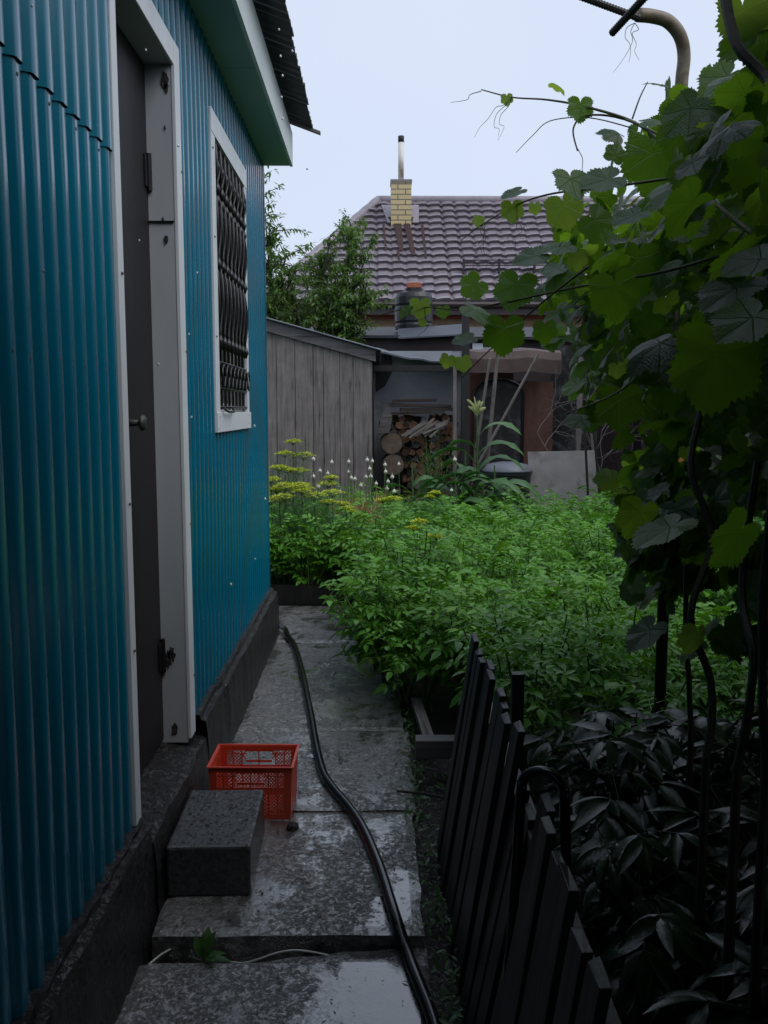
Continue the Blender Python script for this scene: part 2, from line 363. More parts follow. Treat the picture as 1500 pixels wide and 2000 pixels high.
OV = oval_template(); OVN = oval_template(.30, .15, .35)
def compound(seed, pairs=3, L=1.0, ls=.36):
    r = random.Random(seed); parts = []
    for i in range(pairs):
        t = .28+.5*i/max(1, pairs-1); s = ls*(.7+.3*i/pairs)
        for sd in (-1, 1): parts.append((oval_template(.5, .14, .22, 2), tf((0, t*L, -.18*t*t), (sd*1.0, .55+r.uniform(-.2, .2), -.2+r.uniform(-.2, .2)), (0, 0, 1), s*r.uniform(.8, 1.15), r.uniform(-.4, .4))))
    parts.append((oval_template(.58, .14, .25, 2), tf((0, .82*L, -.14), (r.uniform(-.2, .2), 1, -.35), (0, 0, 1), ls*1.15)))
    st = ([(-.012, 0, 0), (.012, 0, 0), (.008, .85*L, -.14), (-.008, .85*L, -.14)], [(0, 1, 2, 3)], [(0, 0)]*4)
    parts.append((st, [[1, 0, 0, 0], [0, 1, 0, 0], [0, 0, 1, 0]])); return join_t(parts)
PC = [compound(i) for i in range(3)]
# ------------------------------------------------------------------ ground and path
g = MB(); g.sheet([[(x, y, -.09) for x in (-80, 0, 80)] for y in (-30, 0, 60, 160)])
tag(g.build('ground', M['soil']), kind='structure')
def rough_sheet(mb, x0, x1, y0, y1, st, zf):
    nx = max(2, int((x1-x0)/st)); ny = max(2, int((y1-y0)/st))
    mb.sheet([[(x0+(x1-x0)*i/nx, y0+(y1-y0)*j/ny, zf(x0+(x1-x0)*i/nx, y0+(y1-y0)*j/ny)) for i in range(nx+1)] for j in range(ny+1)])
g = MB(); rough_sheet(g, .05, 3.6, .2, 9.4, .035, lambda x, y: -.045+.035*noise.noise(Vector((x*7, y*7, 0)))+.02*noise.noise(Vector((x*23, y*23, 3)))-(.08 if x < .12 else 0))
tag(g.build('garden_soil', M['soil'], smooth=True), kind='structure')
g = MB(); rough_sheet(g, -4.5, .05, 6.5, 9.4, .06, lambda x, y: -.02+.03*noise.noise(Vector((x*7, y*7, 0))))
tag(g.build('garden_bed_soil', M['soil'], smooth=True), kind='structure')
def slab(x0, x1, y0, y1, z, seed, th=.1, skew=0, wav=.008):
    mb = MB(); nx, ny = max(3, int((x1-x0)/.03)), max(3, int((y1-y0)/.03))
    def P(i, j):
        u, v = i/nx, j/ny; x = x0+(x1-x0)*u; y = y0+(y1-y0)*v
        e = min(u*nx, v*ny, nx-u*nx, ny-v*ny)
        zz = z+.003*noise.noise(Vector((x*4, y*4, seed)))-(.007 if e < 1 else 0)
        if i in (0, nx): x += .012*noise.noise(Vector((y*9, seed, 1)))
        if j in (0, ny): y += wav*noise.noise(Vector((x*8, seed, 5)))
        y += skew*(u-.5)*(1 if j == ny else 0)
        return (x, y, zz)
    grid = [[P(i, j) for i in range(nx+1)] for j in range(ny+1)]; mb.sheet(grid)
    rim = grid[0]+[r[-1] for r in grid[1:]]+grid[-1][::-1][1:]+[r[0] for r in grid[::-1]][1:-1]
    n = len(mb.v); m_ = len(rim); mb.v += [tuple(p) for p in rim]+[(p[0], p[1], z-th) for p in rim]
    for i in range(m_): mb.f.append((n+i, n+(i+1) % m_, n+m_+(i+1) % m_, n+m_+i))
    o = mb.build('path', M['path'], smooth=False); return tag(o, kind='structure')
slab(-.62, .135, .3, 2.222, -.035, 1, skew=.10, wav=.03)
slab(-.606, .128, 2.268, 3.01, 0, 2); slab(-.612, .142, 3.022, 3.80, .002, 3); slab(-.612, .12, 3.815, 5.33, -.002, 4)
slab(-4.5, -.04, 5.345, 6.38, -.006, 5)
# ------------------------------------------------------------------ blue house
XW = -.669
house = thing('blue_house', 'house clad in blue corrugated metal with dark eaves along the wet path', 'house', (XW, 2.4, 0))
def hp(mb, name, m, parent=None, **k):
    mb.v = [(v[0]-XW, v[1]-2.4, v[2]) for v in mb.v]
    return mb.build(name, m, parent or house, **k)
def corr(mb, y0, y1, z0, z1, off=0, zwob=0):
    pitch = .082; y = y0; prof = []
    k = math.floor(y0/pitch)
    pts = []
    while k*pitch < y1:
        for dy, dx in ((0, 0), (.004, .004), (.010, .0165), (.017, .0200), (.046, .0200), (.053, .0165), (.059, .004), (.066, 0)): pts.append((k*pitch+dy, dx))
        k += 1
    def val(yy):
        for a, b in zip(pts, pts[1:]):
            if a[0] <= yy <= b[0]: return a[1]+(b[1]-a[1])*(yy-a[0])/(b[0]-a[0]+1e-9)
        return 0
    prof = [(y0, val(y0))]+[p for p in pts if y0 < p[0] < y1]+[(y1, val(y1))]
    zs = [z0+(z1-z0)*i/6 for i in range(7)]
    mb.sheet([[(XW-.016+dx+off+.0025*noise.noise(Vector((yy*1.3, z*.8, 0))), yy, z+(zwob*noise.noise(Vector((yy*3, 0, 0))) if i == 0 else 0)) for yy, dx in prof] for i, z in enumerate(zs)])
mb = MB(); corr(mb, -1.2, 2.40, .255, 2.06); corr(mb, 3.12, 5.51, .262, 1.34); corr(mb, 3.12, 3.80, 1.34, 2.85); corr(mb, 4.66, 5.51, 1.34, 2.85); corr(mb, 3.80, 4.66, 2.54, 2.85); corr(mb, 2.36, 3.12, 2.57, 2.84)
hp(mb, 'wall', M['teal'], smooth=True)
mb = MB(); corr(mb, -1.2, 2.40, 2.045, 2.85, .006); hp(mb, 'upper_wall_sheet', M['teal'], smooth=True)
mb = MB(); mb.box(XW-.9, XW-.10, -1.2, 2.3, .2, 2.84); mb.box(XW-.9, XW-.11, 3.2, 3.75, .2, 2.84); mb.box(XW-.9, XW-.11, 4.72, 5.45, .2, 2.84); mb.box(XW-.9, XW-.15, 2.3, 3.2, .2, 2.84)
mb.box(XW-3, XW-.905, -1.2, 5.44, .2, 2.84); hp(mb, 'inner_wall', M['oldwood'])
mb = MB()  # end wall facing the garden
mb.box(XW-4, XW-.02, 5.47, 5.505, .26, 2.84); hp(mb, 'end_wall', M['teal'])
mb = MB(); mb.box(XW-.012, XW+.006, 5.508, 5.545, .262, 2.84); mb.box(XW-.035, XW-.012, 5.509, 5.515, .262, 2.84); hp(mb, 'corner_strip', M['teal'])
# foundation
def found(mb, x, y0, y1, zt, xin):
    n = max(3, int((y1-y0)/.045)); rows = []
    for j in range(n+1):
        y = y0+(y1-y0)*j/n; n1 = noise.noise(Vector((y*9, 0, x))); n2 = noise.noise(Vector((y*21, 4, x)))
        e = x+.012*n1; t = zt+.018*n2
        rows.append([(x+.004*n1+.012, y, -.1), (x+.006*n2, y, .02), (e-.002, y, zt*.5), (e-.006, y, t-.05), (e-.012+.008*n2, y, t-.008), (e-.03, y, t+.008*n1), (xin+.02, y, t+.018+.01*n1), (xin-.04, y, t+.022)])
    mb.sheet(rows)
    mb.f.append(tuple(range(len(mb.v)-8, len(mb.v))))
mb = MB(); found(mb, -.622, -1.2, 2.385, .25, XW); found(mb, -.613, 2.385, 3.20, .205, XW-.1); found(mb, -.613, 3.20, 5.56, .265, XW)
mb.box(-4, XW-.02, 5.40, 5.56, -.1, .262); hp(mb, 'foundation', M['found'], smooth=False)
# door
XD = XW-.088
mb = MB(); mb.box(XD-.04, XD, 2.36, 3.14, .235, 2.53); door = hp(mb, 'door', M['door'])
mb = MB(); p = at(262, 828, X=XD+.03); yk, zk = 2.475, p.z
yk = at(240, 826, X=XD).y
kp = at(280, 826, X=XD+.055)
mb = MB(); mb.tube([(XD, kp.y, kp.z), (XD+.05, kp.y, kp.z)], [.012, .009], 12); mb.lathe([(.004, 0), (.022, .002), (.026, .008), (.02, .016), (.006, .019)], (XD+.045, kp.y, kp.z), 16, 'x')
hp(mb, 'handle', M['steel'], door, smooth=True)
for zc in (at(315, 360, X=XD+.01).z, at(320, 1280, X=XD+.01).z):
    mb = MB(); mb.tube([(XD+.008, 3.082, zc-.06), (XD+.008, 3.082, zc+.06)], .009, 10); mb.box(XD, XD+.006, 3.04, 3.078, zc-.05, zc+.05); hp(mb, 'hinge', M['iron'], door)
# door frame: reveals and trims
fr = MB(); fr.box(XD-.03, XW-.003, 3.09, 3.12, .22, 2.555); fr.box(XD-.03, XW-.003, 2.385, 3.089, 2.525, 2.555); fr.box(XD-.03, XW-.003, 2.36, 2.38, .24, 2.555)
frame = hp(fr, 'door_frame', M['reveal'])
tr = MB(); tr.box(XW-.002, XW+.011, 3.088, 3.165, .235, 2.60); hp(tr, 'trim_strip', M['white'], frame, bevel=.002)
tr = MB(); tr.box(XW-.002, XW+.0085, 2.35, 3.165, 2.523, 2.602); hp(tr, 'trim_strip', M['white'], frame, bevel=.002)
tr = MB(); tr.box(XW-.002, XW+.012, 2.352, 2.402, .235, 2.603); hp(tr, 'trim_strip', M['white'], frame, bevel=.002)
tr = MB(); tr.box(XD+.0, XW-.004, 3.084, 3.0895, 2.02, 2.026); hp(tr, 'joint_line', M['iron'], frame)
def blotch(px, py, r, seed, x=None, Y=3.0885):
    c = at(px, py, Y=Y); rr = random.Random(seed); b = MB(); n = 14
    b.prism([(c.x+r*rr.uniform(.45, 1)*math.cos(2*math.pi*i/n)*.55, Y-.0015, c.z+r*rr.uniform(.5, 1.3)*math.sin(2*math.pi*i/n)) for i in range(n)], (0, .0016, 0))
    hp(b, 'flaked_patch', M['found'], frame)
for i, (px, py, r) in enumerate([(322, 155, .028), (325, 172, .02), (335, 1278, .03), (327, 1290, .035), (318, 430, .012), (324, 470, .018), (322, 250, .008), (341, 1425, .03)]): blotch(px, py, r, i)
# window
wy0, wy1, wz0, wz1 = 3.735, 4.70, 1.305, 2.60
win = MB(); win.box(XW-.085, XW-.08, 3.80, 4.66, 1.36, 2.54); win_o = hp(win, 'window', M['glass'])
w = MB()
w.box(XW-.08, XW-.055, 3.78, 3.86, 1.36, 2.54); w.box(XW-.08, XW-.055, 4.60, 4.68, 1.36, 2.54); w.box(XW-.079, XW-.056, 3.86, 4.60, 1.36, 1.43); w.box(XW-.079, XW-.056, 3.86, 4.60, 2.47, 2.54)
w.box(XW-.0785, XW-.057, 4.20, 4.26, 1.43, 2.47); w.box(XW-.078, XW-.058, 3.86, 4.2, 2.10, 2.15)
w.box(XW-.08, XW+.0, 3.78, 3.80, 1.34, 2.56); w.box(XW-.08, XW+.0, 4.66, 4.68, 1.34, 2.56); w.box(XW-.079, XW-.001, 3.8, 4.66, 2.535, 2.555)
hp(w, 'window_frame', M['frame_white'], win_o)
w = MB(); w.box(XW-.003, XW+.012, wy0, wy0+.088, wz0+.08, wz1); hp(w, 'trim_strip', M['white'], win_o, bevel=.0015)
w = MB(); w.box(XW-.003, XW+.012, wy1-.06, wy1, wz0+.08, wz1-.09); hp(w, 'trim_strip', M['white'], win_o, bevel=.0015)
w = MB(); w.box(XW-.002, XW+.014, wy0+.002, wy1+.01, wz1-.09, wz1+.002); hp(w, 'trim_strip', M['white'], win_o, bevel=.0015)
w = MB(); w.box(XW-.08, XW+.016, wy0+.0, wy1+.03, wz0, wz0+.083); hp(w, 'sill', M['white'], win_o, bevel=.0015)
gr = MB(); gx = XW+.004; n = 8; sp = (4.61-3.86)/(n-1)
def arc(y, z0, z1, bow, m=10): return [(gx+abs(bow)*.35*math.sin(math.pi*i/m), y+bow*math.sin(math.pi*i/m), z0+(z1-z0)*i/m) for i in range(m+1)]
def ring(y, z, ry, rz, x=gx, m=14): return [(x, y+ry*math.cos(2*math.pi*i/m), z+rz*math.sin(2*math.pi*i/m)) for i in range(m+1)]
for i in range(n):
    y = 3.86+sp*i
    gr.tube([(gx-.012, y, 1.40), (gx-.012, y, 2.51)], .0065, 6)
    for b in (-.034, .034):
        gr.tube(arc(y, 1.70, 2.00, b), .006, 6); gr.tube(arc(y, 2.02, 2.30, -b), .006, 6)
        gr.tube(arc(y, 2.32, 2.50, b), .006, 6)
    gr.tube(ring(y, 1.545, .040, .05), .0065, 6); gr.tube(ring(y+sp*.5, 1.545, .036, .045, gx+.01), .0055, 6)
    for z in (1.685, 2.005, 2.31, 2.26, 2.40): gr.tube([(gx+.004, y, z-.028), (gx+.006, y, z), (gx+.004, y, z+.028)], [.008, .015, .008], 8)
    gr.tube(ring(y, 2.42, .03, .04), .006, 6); gr.tube(ring(y, 1.96, .022, .045), .006, 6)
for z in (1.41, 1.49, 1.60, 2.20, 2.50): gr.tube([(gx, 3.83, z), (gx, 4.64, z)], .0065, 6)
gr.tube([(gx+.02, 3.84, 1.405), (gx+.03, 3.9, 1.39), (gx+.03, 4.05, 1.39), (gx+.0, 4.2, 1.41)], .005, 6)
hp(gr, 'grille', M['iron'], win_o, smooth=True)
# screws on the cladding and trims
sc0 = MB(); sc0.lathe([(.0045, 0), (.0045, .001), (.0035, .004)], (0, 0, 0), 6, 'x')
first = None
def screw(y, z, x=XW+.001):
    global first
    if first is None: first = sc0.build('screw', M['gutter'], house); o = first
    else: o = first.copy(); C.objects.link(o); o.parent = house
    o.location = (x-XW, y-2.4, z)
for k in range(15, 29): screw(k*.082+.031, 1.50+.004*(k % 3))
for k in range(17, 29, 2): screw(k*.082+.031, 2.02)
for k in (16, 18, 19, 25): screw(k*.082+.031, .98)
for y, z in ((2.377, 1.15), (2.377, 1.75), (2.377, .75), (3.15, .45), (3.15, 1.0), (3.15, 1.6), (3.15, 2.2), (3.76, 1.7), (3.76, 2.1), (3.76, 2.45), (3.75, 1.32), (4.66, 1.33), (4.66, 1.37), (3.79, 1.37)): screw(y, z, XW+.013)
for k in (41, 46, 53, 58): screw(k*.082+.031, .6); screw(k*.082+.031, 2.0)
# soffit, fascia, roof
zs = 2.85
mb = MB(); mb.box(XW-.5, -.512, -1.2, 4.02, zs, zs+.012); mb.box(XW-.5, -.512, 4.026, 5.555, zs, zs+.012); hp(mb, 'soffit', M['soffit'])
mb = MB(); mb.box(-.511, -.495, -1.2, 5.28, zs-.004, zs+.19); mb.box(-.511, -.4955, 5.284, 5.575, zs-.004, zs+.19); mb.box(XW-.5, -.512, 5.557, 5.572, zs, zs+.19); hp(mb, 'fascia', M['fascia'])
mb = MB(); n = 150
def roofz(x, y): return 3.075-(x+.37)*.36
rows = []
for j in range(int((5.62+1.2)/.02)+1):
    y = -1.2+j*.02; a = .010*math.sin(2*math.pi*y/.076); step = .014*((y*1.05) % 1.0)
    xe = -.38+.012*(((y+.35) % .92)/.92)-.01*noise.noise(Vector((y*14, 0, 0)))
    rows.append([(x, y, roofz(x, y)+a+step*0) for x in (-2.2, -1.2, -.6, -.5, xe)])
mb.sheet(rows); hp(mb, 'roof', M['roofdark'], solid=.006)
mb = MB(); mb.prism([(-.33, 5.59, roofz(-.33, 0)-.022), (-2.2, 5.59, roofz(-2.2, 0)-.022), (-2.2, 5.59, roofz(-2.2, 0)-.002), (-.33, 5.59, roofz(-.33, 0)-.004)], (0, .03, 0)); hp(mb, 'verge_batten', M['oldwoodx'])
# unseen roof and wall behind the camera, added to shade the near path
v = thing('shade_shelter', 'unseen dark roof and wall added behind the viewer to shade the near path', 'shade_shelter', (0, -1.3, 0))
mb = MB(); mb.box(-.6, 3.0, -.08, -.02, -.09, 2.6); mb.build('wall', M['fencewood'], v)
mb = MB(); mb.box(-.66, 1.9, -.1, 2.25, 2.62, 2.66); mb.build('roof', M['fencewood'], v)
# ------------------------------------------------------------------ things on the path
mb = MB(); mb.box(-.121, .121, -.197, .197, 0, .152)
o = one('step_block', mb, M['block'], 'wet grey rectangular block used as a step beside the door', 'step block', loc=(-.487, 2.65, 0), bevel=.008); o.rotation_euler = (0, 0, R(1.2))
# crate
def crate():
    t = thing('plastic_crate', 'red plastic lattice crate standing by the house foundation behind the step block', 'crate', (-.427, 3.036, .004), R(-1))
    w, d, h = .142, .102, .185; tp = .006
    def side(axis, s, hole):
        """panel with frame, ribs, lattice and a hand hole. u runs along the panel, z up"""
        mb = MB(); L = w if axis == 'y' else d
        def P(u, z): k = 1-.05*(1-z/h); return Vector((u*k, s*d*k, z)) if axis == 'y' else Vector((s*w*k, u*k, z))
        nrm = Vector((0, 1, 0)) if axis == 'y' else Vector((1, 0, 0)); th = .0028
        def bar(u0, z0, u1, z1, wd, t_=th):
            a, b = P(u0, z0), P(u1, z1); dd = (b-a).normalized(); sd = dd.cross(nrm)*wd/2
            mb.prism([a-sd, b-sd, b+sd, a+sd], nrm*t_*(-s)) 
        bar(-L, h-.009, L, h-.009, .018, .0034); bar(-L, .008, L, .008, .016); bar(-L, .108, L, .108, .012, .0036); bar(-L, .155, -L*.0-.045 if hole else L, .155, .004)
        if hole: bar(.045, .155, L, .155, .004)
        for sd in (-1, 1): bar(sd*(L-.012), 0.016, sd*(L-.012), h-.018, .024, .0034)
        for u in ([-.062, 0, .062] if axis == 'y' else [-.04, .04]): bar(u, .016, u, .114, .004, .006); bar(u, .114, u, h-.018, .004, .006)
        if axis == 'y': bar(.094, .016, .094, h-.018, .004, .006); bar(-.094, .016, -.094, h-.018, .004, .006)
        if hole:
            for q in (-1, 1):
                pts = [(q*.048, .137), (q*.058, .147), (q*.058, .155), (q*.048, .165)]
                for a, b in zip(pts, pts[1:]): bar(a[0], a[1], b[0], b[1], .004)
            bar(-.048, .166, .048, .166, .004); bar(-.048, .128, .048, .128, .008)
        pit = .0125
        def lat(u0, u1, z0, z1):
            for sg in (-1, 1):
                c = -(u1-u0)-(z1-z0)
                k = -40
                while k < 60:
                    # line z = z0 + sg*(u-u0) + k*pit
                    o_ = z0+k*pit; pts = []
                    ulo, uhi = u0, u1
                    if sg > 0: ulo = max(u0, u0+(z0-o_)); uhi = min(u1, u0+(z1-o_))
                    else: ulo = max(u0, u0+(o_-z1)); uhi = min(u1, u0+(o_-z0))
                    if uhi-ulo > .003: bar(ulo, o_+sg*(ulo-u0), uhi, o_+sg*(uhi-u0), .0024, .002)
                    k += 1
        lat(-L+.024, L-.024, .016, .102)
        if hole: lat(-L+.024, -.060, .114, h-.02); lat(.060, L-.024, .114, h-.02)
        else: lat(-L+.024, L-.024, .114, h-.02)
        return mb
    for s in (-1, 1):
        side('y', s, True).build('side_panel', M['redplastic'], t); side('x', s, False).build('end_panel', M['redplastic'], t)
    mb = MB()
    for k in range(-9, 10):
        for sg in (-1, 1):
            pts = []
            for i in range(25):
                u = -.13+i*.0108; vv = sg*u+k*.018
                if abs(vv) < .094: pts.append((u, vv, .006))
            if len(pts) > 1: mb.tube([pts[0], pts[-1]], .0014, 4)
    mb.build('base', M['redplastic'], t)
    mb = MB(); e = .006
    for s in (-1, 1): mb.box(-w-e, w+e, s*d-(.001 if s > 0 else e), s*d+(e if s > 0 else .001), h, h+.004); mb.box(s*w-(.001 if s > 0 else e), s*w+(e if s > 0 else .001), -d, d, h-.0002, h+.0038)
    mb.build('rim', M['redplastic'], t)
crate()
# hose
hp_ = [(-.62, 5.60, .03), (-.575, 5.545, .022)]
for px, py in [(563, 1243), (574, 1258), (583, 1285), (592, 1320), (600, 1360), (608, 1400), (615, 1440), (622, 1475), (634, 1515), (655, 1545), (678, 1572), (702, 1605), (722, 1645), (742, 1695), (758, 1745), (775, 1800), (795, 1860), (818, 1920), (840, 1975), (856, 2030), (868, 2100), (880, 2200)]:
    q = at(px, py, Z=.018); z = .018 if q.y > 2.24 else -.018; q = at(px, py, Z=z); hp_.append((q.x, q.y, z))
def smoothpath(pts, k=4):
    out = []; P = [Vector(p) for p in pts]
    for i in range(len(P)-1):
        a, b, c, d = P[max(i-1, 0)], P[i], P[i+1], P[min(i+2, len(P)-1)]
        for j in range(k):
            t = j/k; out.append(.5*((2*b)+(c-a)*t+(2*a-5*b+4*c-d)*t*t+(3*b-a-3*c+d)*t**3))
    out.append(P[-1]); return out
mb = MB(); pts = smoothpath(hp_, 5); mb.tube(pts, .0165, 14)
one('garden_hose', mb, M['hose'], 'thick black garden hose snaking along the wet path', 'hose', smooth=True)
mb = MB(); a = at(330, 1866, Z=-.05); b = at(395, 1855, Z=-.05); c = at(500, 1838, Z=-.035); d = at(600, 1838, Z=-.03)
mb.tube(smoothpath([(-.62, 2.16, -.05), (a.x, a.y+.02, -.045), (b.x, b.y, -.06), (-.36, 2.23, -.06), (-.26, 2.236, -.034), (-.2, 2.238, -.030), (-.12, 2.237, -.045)]), .003, 8)
one('water_pipe', mb, M['whitepipe'], 'thin white pipe lying in the gap between two path slabs', 'pipe', smooth=True)
# weed seedling in the crack
t = thing('weed_seedling', 'small green seedling growing from the gap between slabs', 'weed', (-.452, 2.205, -.06))
T = [tf((0, 0, .03), (.9, -.1, .6), (0, 0, 1), .06), tf((0, 0, .03), (.1, .3, 1), (0, -1, .3), .075), tf((0, 0, .03), (-.4, .1, 1), (.3, -1, .3), .06), tf((.01, 0, .03), (.5, -.8, .7), (0, 0, 1), .05), tf((0, 0, .04), (.35, .2, 1), (-.5, -1, .5), .06), tf((0, 0, .05), (-.15, -.3, 1), (-.5, -1, .5), .045), tf((0, 0, .02), (1, .2, .2), (0, 0, 1), .07)]
cloud('foliage', oval_template(.6, .1, .3, 3), T, M['weed'], t)
mb = MB(); mb.tube([(0, 0, 0), (0, 0, .07)], .003, 6); mb.build('stem', M['stem'], t)
mb = MB(); mb.lathe([(.004, 0), (.022, .004), (.018, .016), (.005, .022)], (0, 0, 0), 9); c = at(572, 1618, Z=0)
one('dirt_clod', mb, M['soil'], 'small dark clod of earth at the corner of the red crate', 'clod', loc=c, wob=.006)
# ------------------------------------------------------------------ fence, hoop and edging boards
fe = thing('picket_fence', 'low leaning fence of dark weathered pickets along the right side of the path', 'fence', (.215, 1.9, -.05))
ys = list(np.arange(1.10, 2.80, .098))
for i, y in enumerate(ys):
    dz = random.uniform(-.02, .02)-(.10 if 6 <= i <= 8 else 0); wd = random.uniform(.034, .041); lean = .115+random.uniform(-.008, .008); yy = y+random.uniform(-.01, .01); tl = random.uniform(-.015, .015)
    mb = MB(); z1 = .728+dz; x0 = random.uniform(-.004, .004)-.018-.03*max(0, (1.75-y))/.65
    n = 6
    for k in range(n):
        pass
    bx = [(x0, -wd, 0), (x0, wd, 0), (x0+.017, wd, 0), (x0+.017, -wd, 0)]
    tx = [(x0+lean, -wd+tl, z1), (x0+lean, wd+tl, z1+random.uniform(-.01, .01)), (x0+lean+.017, wd+tl, z1+random.uniform(-.008, .008)), (x0+lean+.017, -wd+tl, z1)]
    mb.add(bx+tx, [(0, 1, 2, 3), (4, 7, 6, 5), (0, 4, 5, 1), (1, 5, 6, 2), (2, 6, 7, 3), (3, 7, 4, 0)])
    mb.v = [(v_[0], v_[1]+yy-1.9, v_[2]) for v_ in mb.v]; mb.build('picket', M['fencewood'], fe, bevel=.002)
for z in (.22, .56):
    mb = MB(); xx = .022+.115*z/.745; mb.box(xx-.012, xx+.022, -.86, .93, z-.03, z+.03); mb.build('rail', M['fencewood'], fe)
for y in (.93,):
    mb = MB(); mb.box(.225, .265, y-.02, y+.02, 0, .60); mb.build('post', M['fencewood'], fe, bevel=.003)
pts = []
yb = 1.66
for i in range(25):
    a = math.pi*i/24; pts.append((.323-.038*math.cos(a), yb+.02*math.cos(a), .665+.04*math.sin(a)))
pts = [(.262, yb+.04, .12), (.268, yb+.03, .30), (.278, yb+.025, .5)]+pts+[(.368, yb-.02, .5), (.38, yb-.02, .2)]
mb = MB(); mb.tube(smoothpath(pts, 3), .0105, 12)
one('hose_loop', mb, M['hose'], 'glossy black hose bent in a tight loop over the picket fence', 'hose', smooth=True)
a, b = at(835, 1378, Z=.07), at(838, 1470, Z=.03)
mb = MB(); mb.box(-.022, .022, -.25, .25, 0, .035)
o = one('edging_board', mb, M['oldwoody'], 'split grey board lying along the bed edge beside the path', 'board', loc=(.205, 3.80, .02), wob=.006); o.rotation_euler = (R(2), 0, R(4))
mb = MB(); mb.box(-.09, .09, -.035, .035, 0, .075)
o = one('edging_block', mb, M['oldwoodx'], 'short thick grey plank lying across the bed corner by the path', 'plank', loc=(.245, 3.42, .035), bevel=.004); o.rotation_euler = (0, 0, R(-1))
mb = MB(); mb.box(-2.1, .05, 6.42, 6.47, -.1, .13); one('edging_plank', mb, M['fencewood'], 'long dark board edging the potato bed beyond the house corner', 'board')
# stick lying by the path
q1, q2 = at(775, 1545, Z=.01), at(880, 1560, Z=.03); mb = MB(); mb.tube([q1, (q1+q2)/2+Vector((0, 0, .005)), q2], [.004, .006, .005], 6); one('fallen_stick', mb, M['bark'], 'thin dark stick lying across the right path edge', 'stick')
# ------------------------------------------------------------------ potato bed
def hsurf(x, y): return .50+.17*noise.noise(Vector((x*1.1, y*1.1, 5)))+.09*noise.noise(Vector((x*2.7, y*2.7, 9)))
T = [[], [], []]; rn = []; rns = [[], [], []]; stems = MB()
plants = []
def jit(a): return random.uniform(-a, a)
y = 6.72
while y < 9.35:
    x = -2.2
    while x < 3.3: plants.append((x+jit(.08), y+jit(.08))); x += .36
    y += .36
y = 4.42
while y < 6.6:
    x = .22+max(0, (4.9-y))*.0
    while x < 3.3: plants.append((x+jit(.07), y+jit(.07))); x += .36
    y += .36
for yy_ in (3.15, 3.5, 3.85, 4.15):
    x = .62
    while x < 3.3: plants.append((x+jit(.07), yy_+jit(.07))); x += .36
plants += [(.06, 4.45), (.02, 4.75), (.03, 5.1), (.14, 4.25), (-.3, 6.55), (-.7, 6.6), (-1.1, 6.55), (-1.5, 6.6), (-.5, 6.5), (.10, 5.45), (.08, 5.85), (.16, 6.3), (-.05, 6.62), (.42, 4.15), (.25, 4.12)]
for (px_, py_) in plants:
    hh = hsurf(px_, py_)*random.uniform(.88, 1.15)+(.06 if py_ < 6.7 and px_ < .5 else 0); ns = random.randint(5, 7)
    near = py_ < 6.7 or px_ < .3; sc = 1.0 if near else 1.05
    tall = random.random() < .22
    for s_ in range(ns):
        az = random.uniform(0, 2*math.pi); ln = random.uniform(.12, .31); tip = Vector((px_+math.cos(az)*ln, py_+math.sin(az)*ln, hh*random.uniform(.8, 1.0)*(1.22 if tall and s_ < 3 else 1)))
        base = Vector((px_+jit(.03), py_+jit(.03), -.02))
        mid = base.lerp(tip, .5)+Vector((math.cos(az)*.02, math.sin(az)*.02, .06))
        if near: stems.tube([base, mid, tip], [.007, .005, .003], 5, False)
        nl = 13 if near else 10
        for i in range(nl):
            f = .32+.68*i/(nl-1); p = base.lerp(mid, f*2) if f < .5 else mid.lerp(tip, f*2-1)
            a2 = az+i*2.4+jit(.5); el = random.uniform(-.25, .5)+.5*(f > .9)
            w_ = random.randrange(3); T[w_].append(tf(p, (math.cos(a2), math.sin(a2), el), (0, 0, 1), random.uniform(.12, .21)*sc*(1.1-.25*f), jit(.5)))
            rns[w_].append(min(1, max(0, .25+.6*(f-.3)+jit(.35))))
allT = []
vs = [cloud('potato_foliage', PC[w_], T[w_], M['potato'], rnd=rns[w_]) for w_ in range(3)]
bpy.context.view_layer.update()
with bpy.context.temp_override(active_object=vs[0], selected_editable_objects=vs, selected_objects=vs): bpy.ops.object.join()
tag(vs[0], 'dense mass of bright green wet potato and tomato foliage filling the garden bed', 'foliage', kind='stuff')
tag(stems.build('potato_stems', M['stem'], smooth=True), 'tangle of green stalks under the potato foliage', 'stalks', kind='stuff')
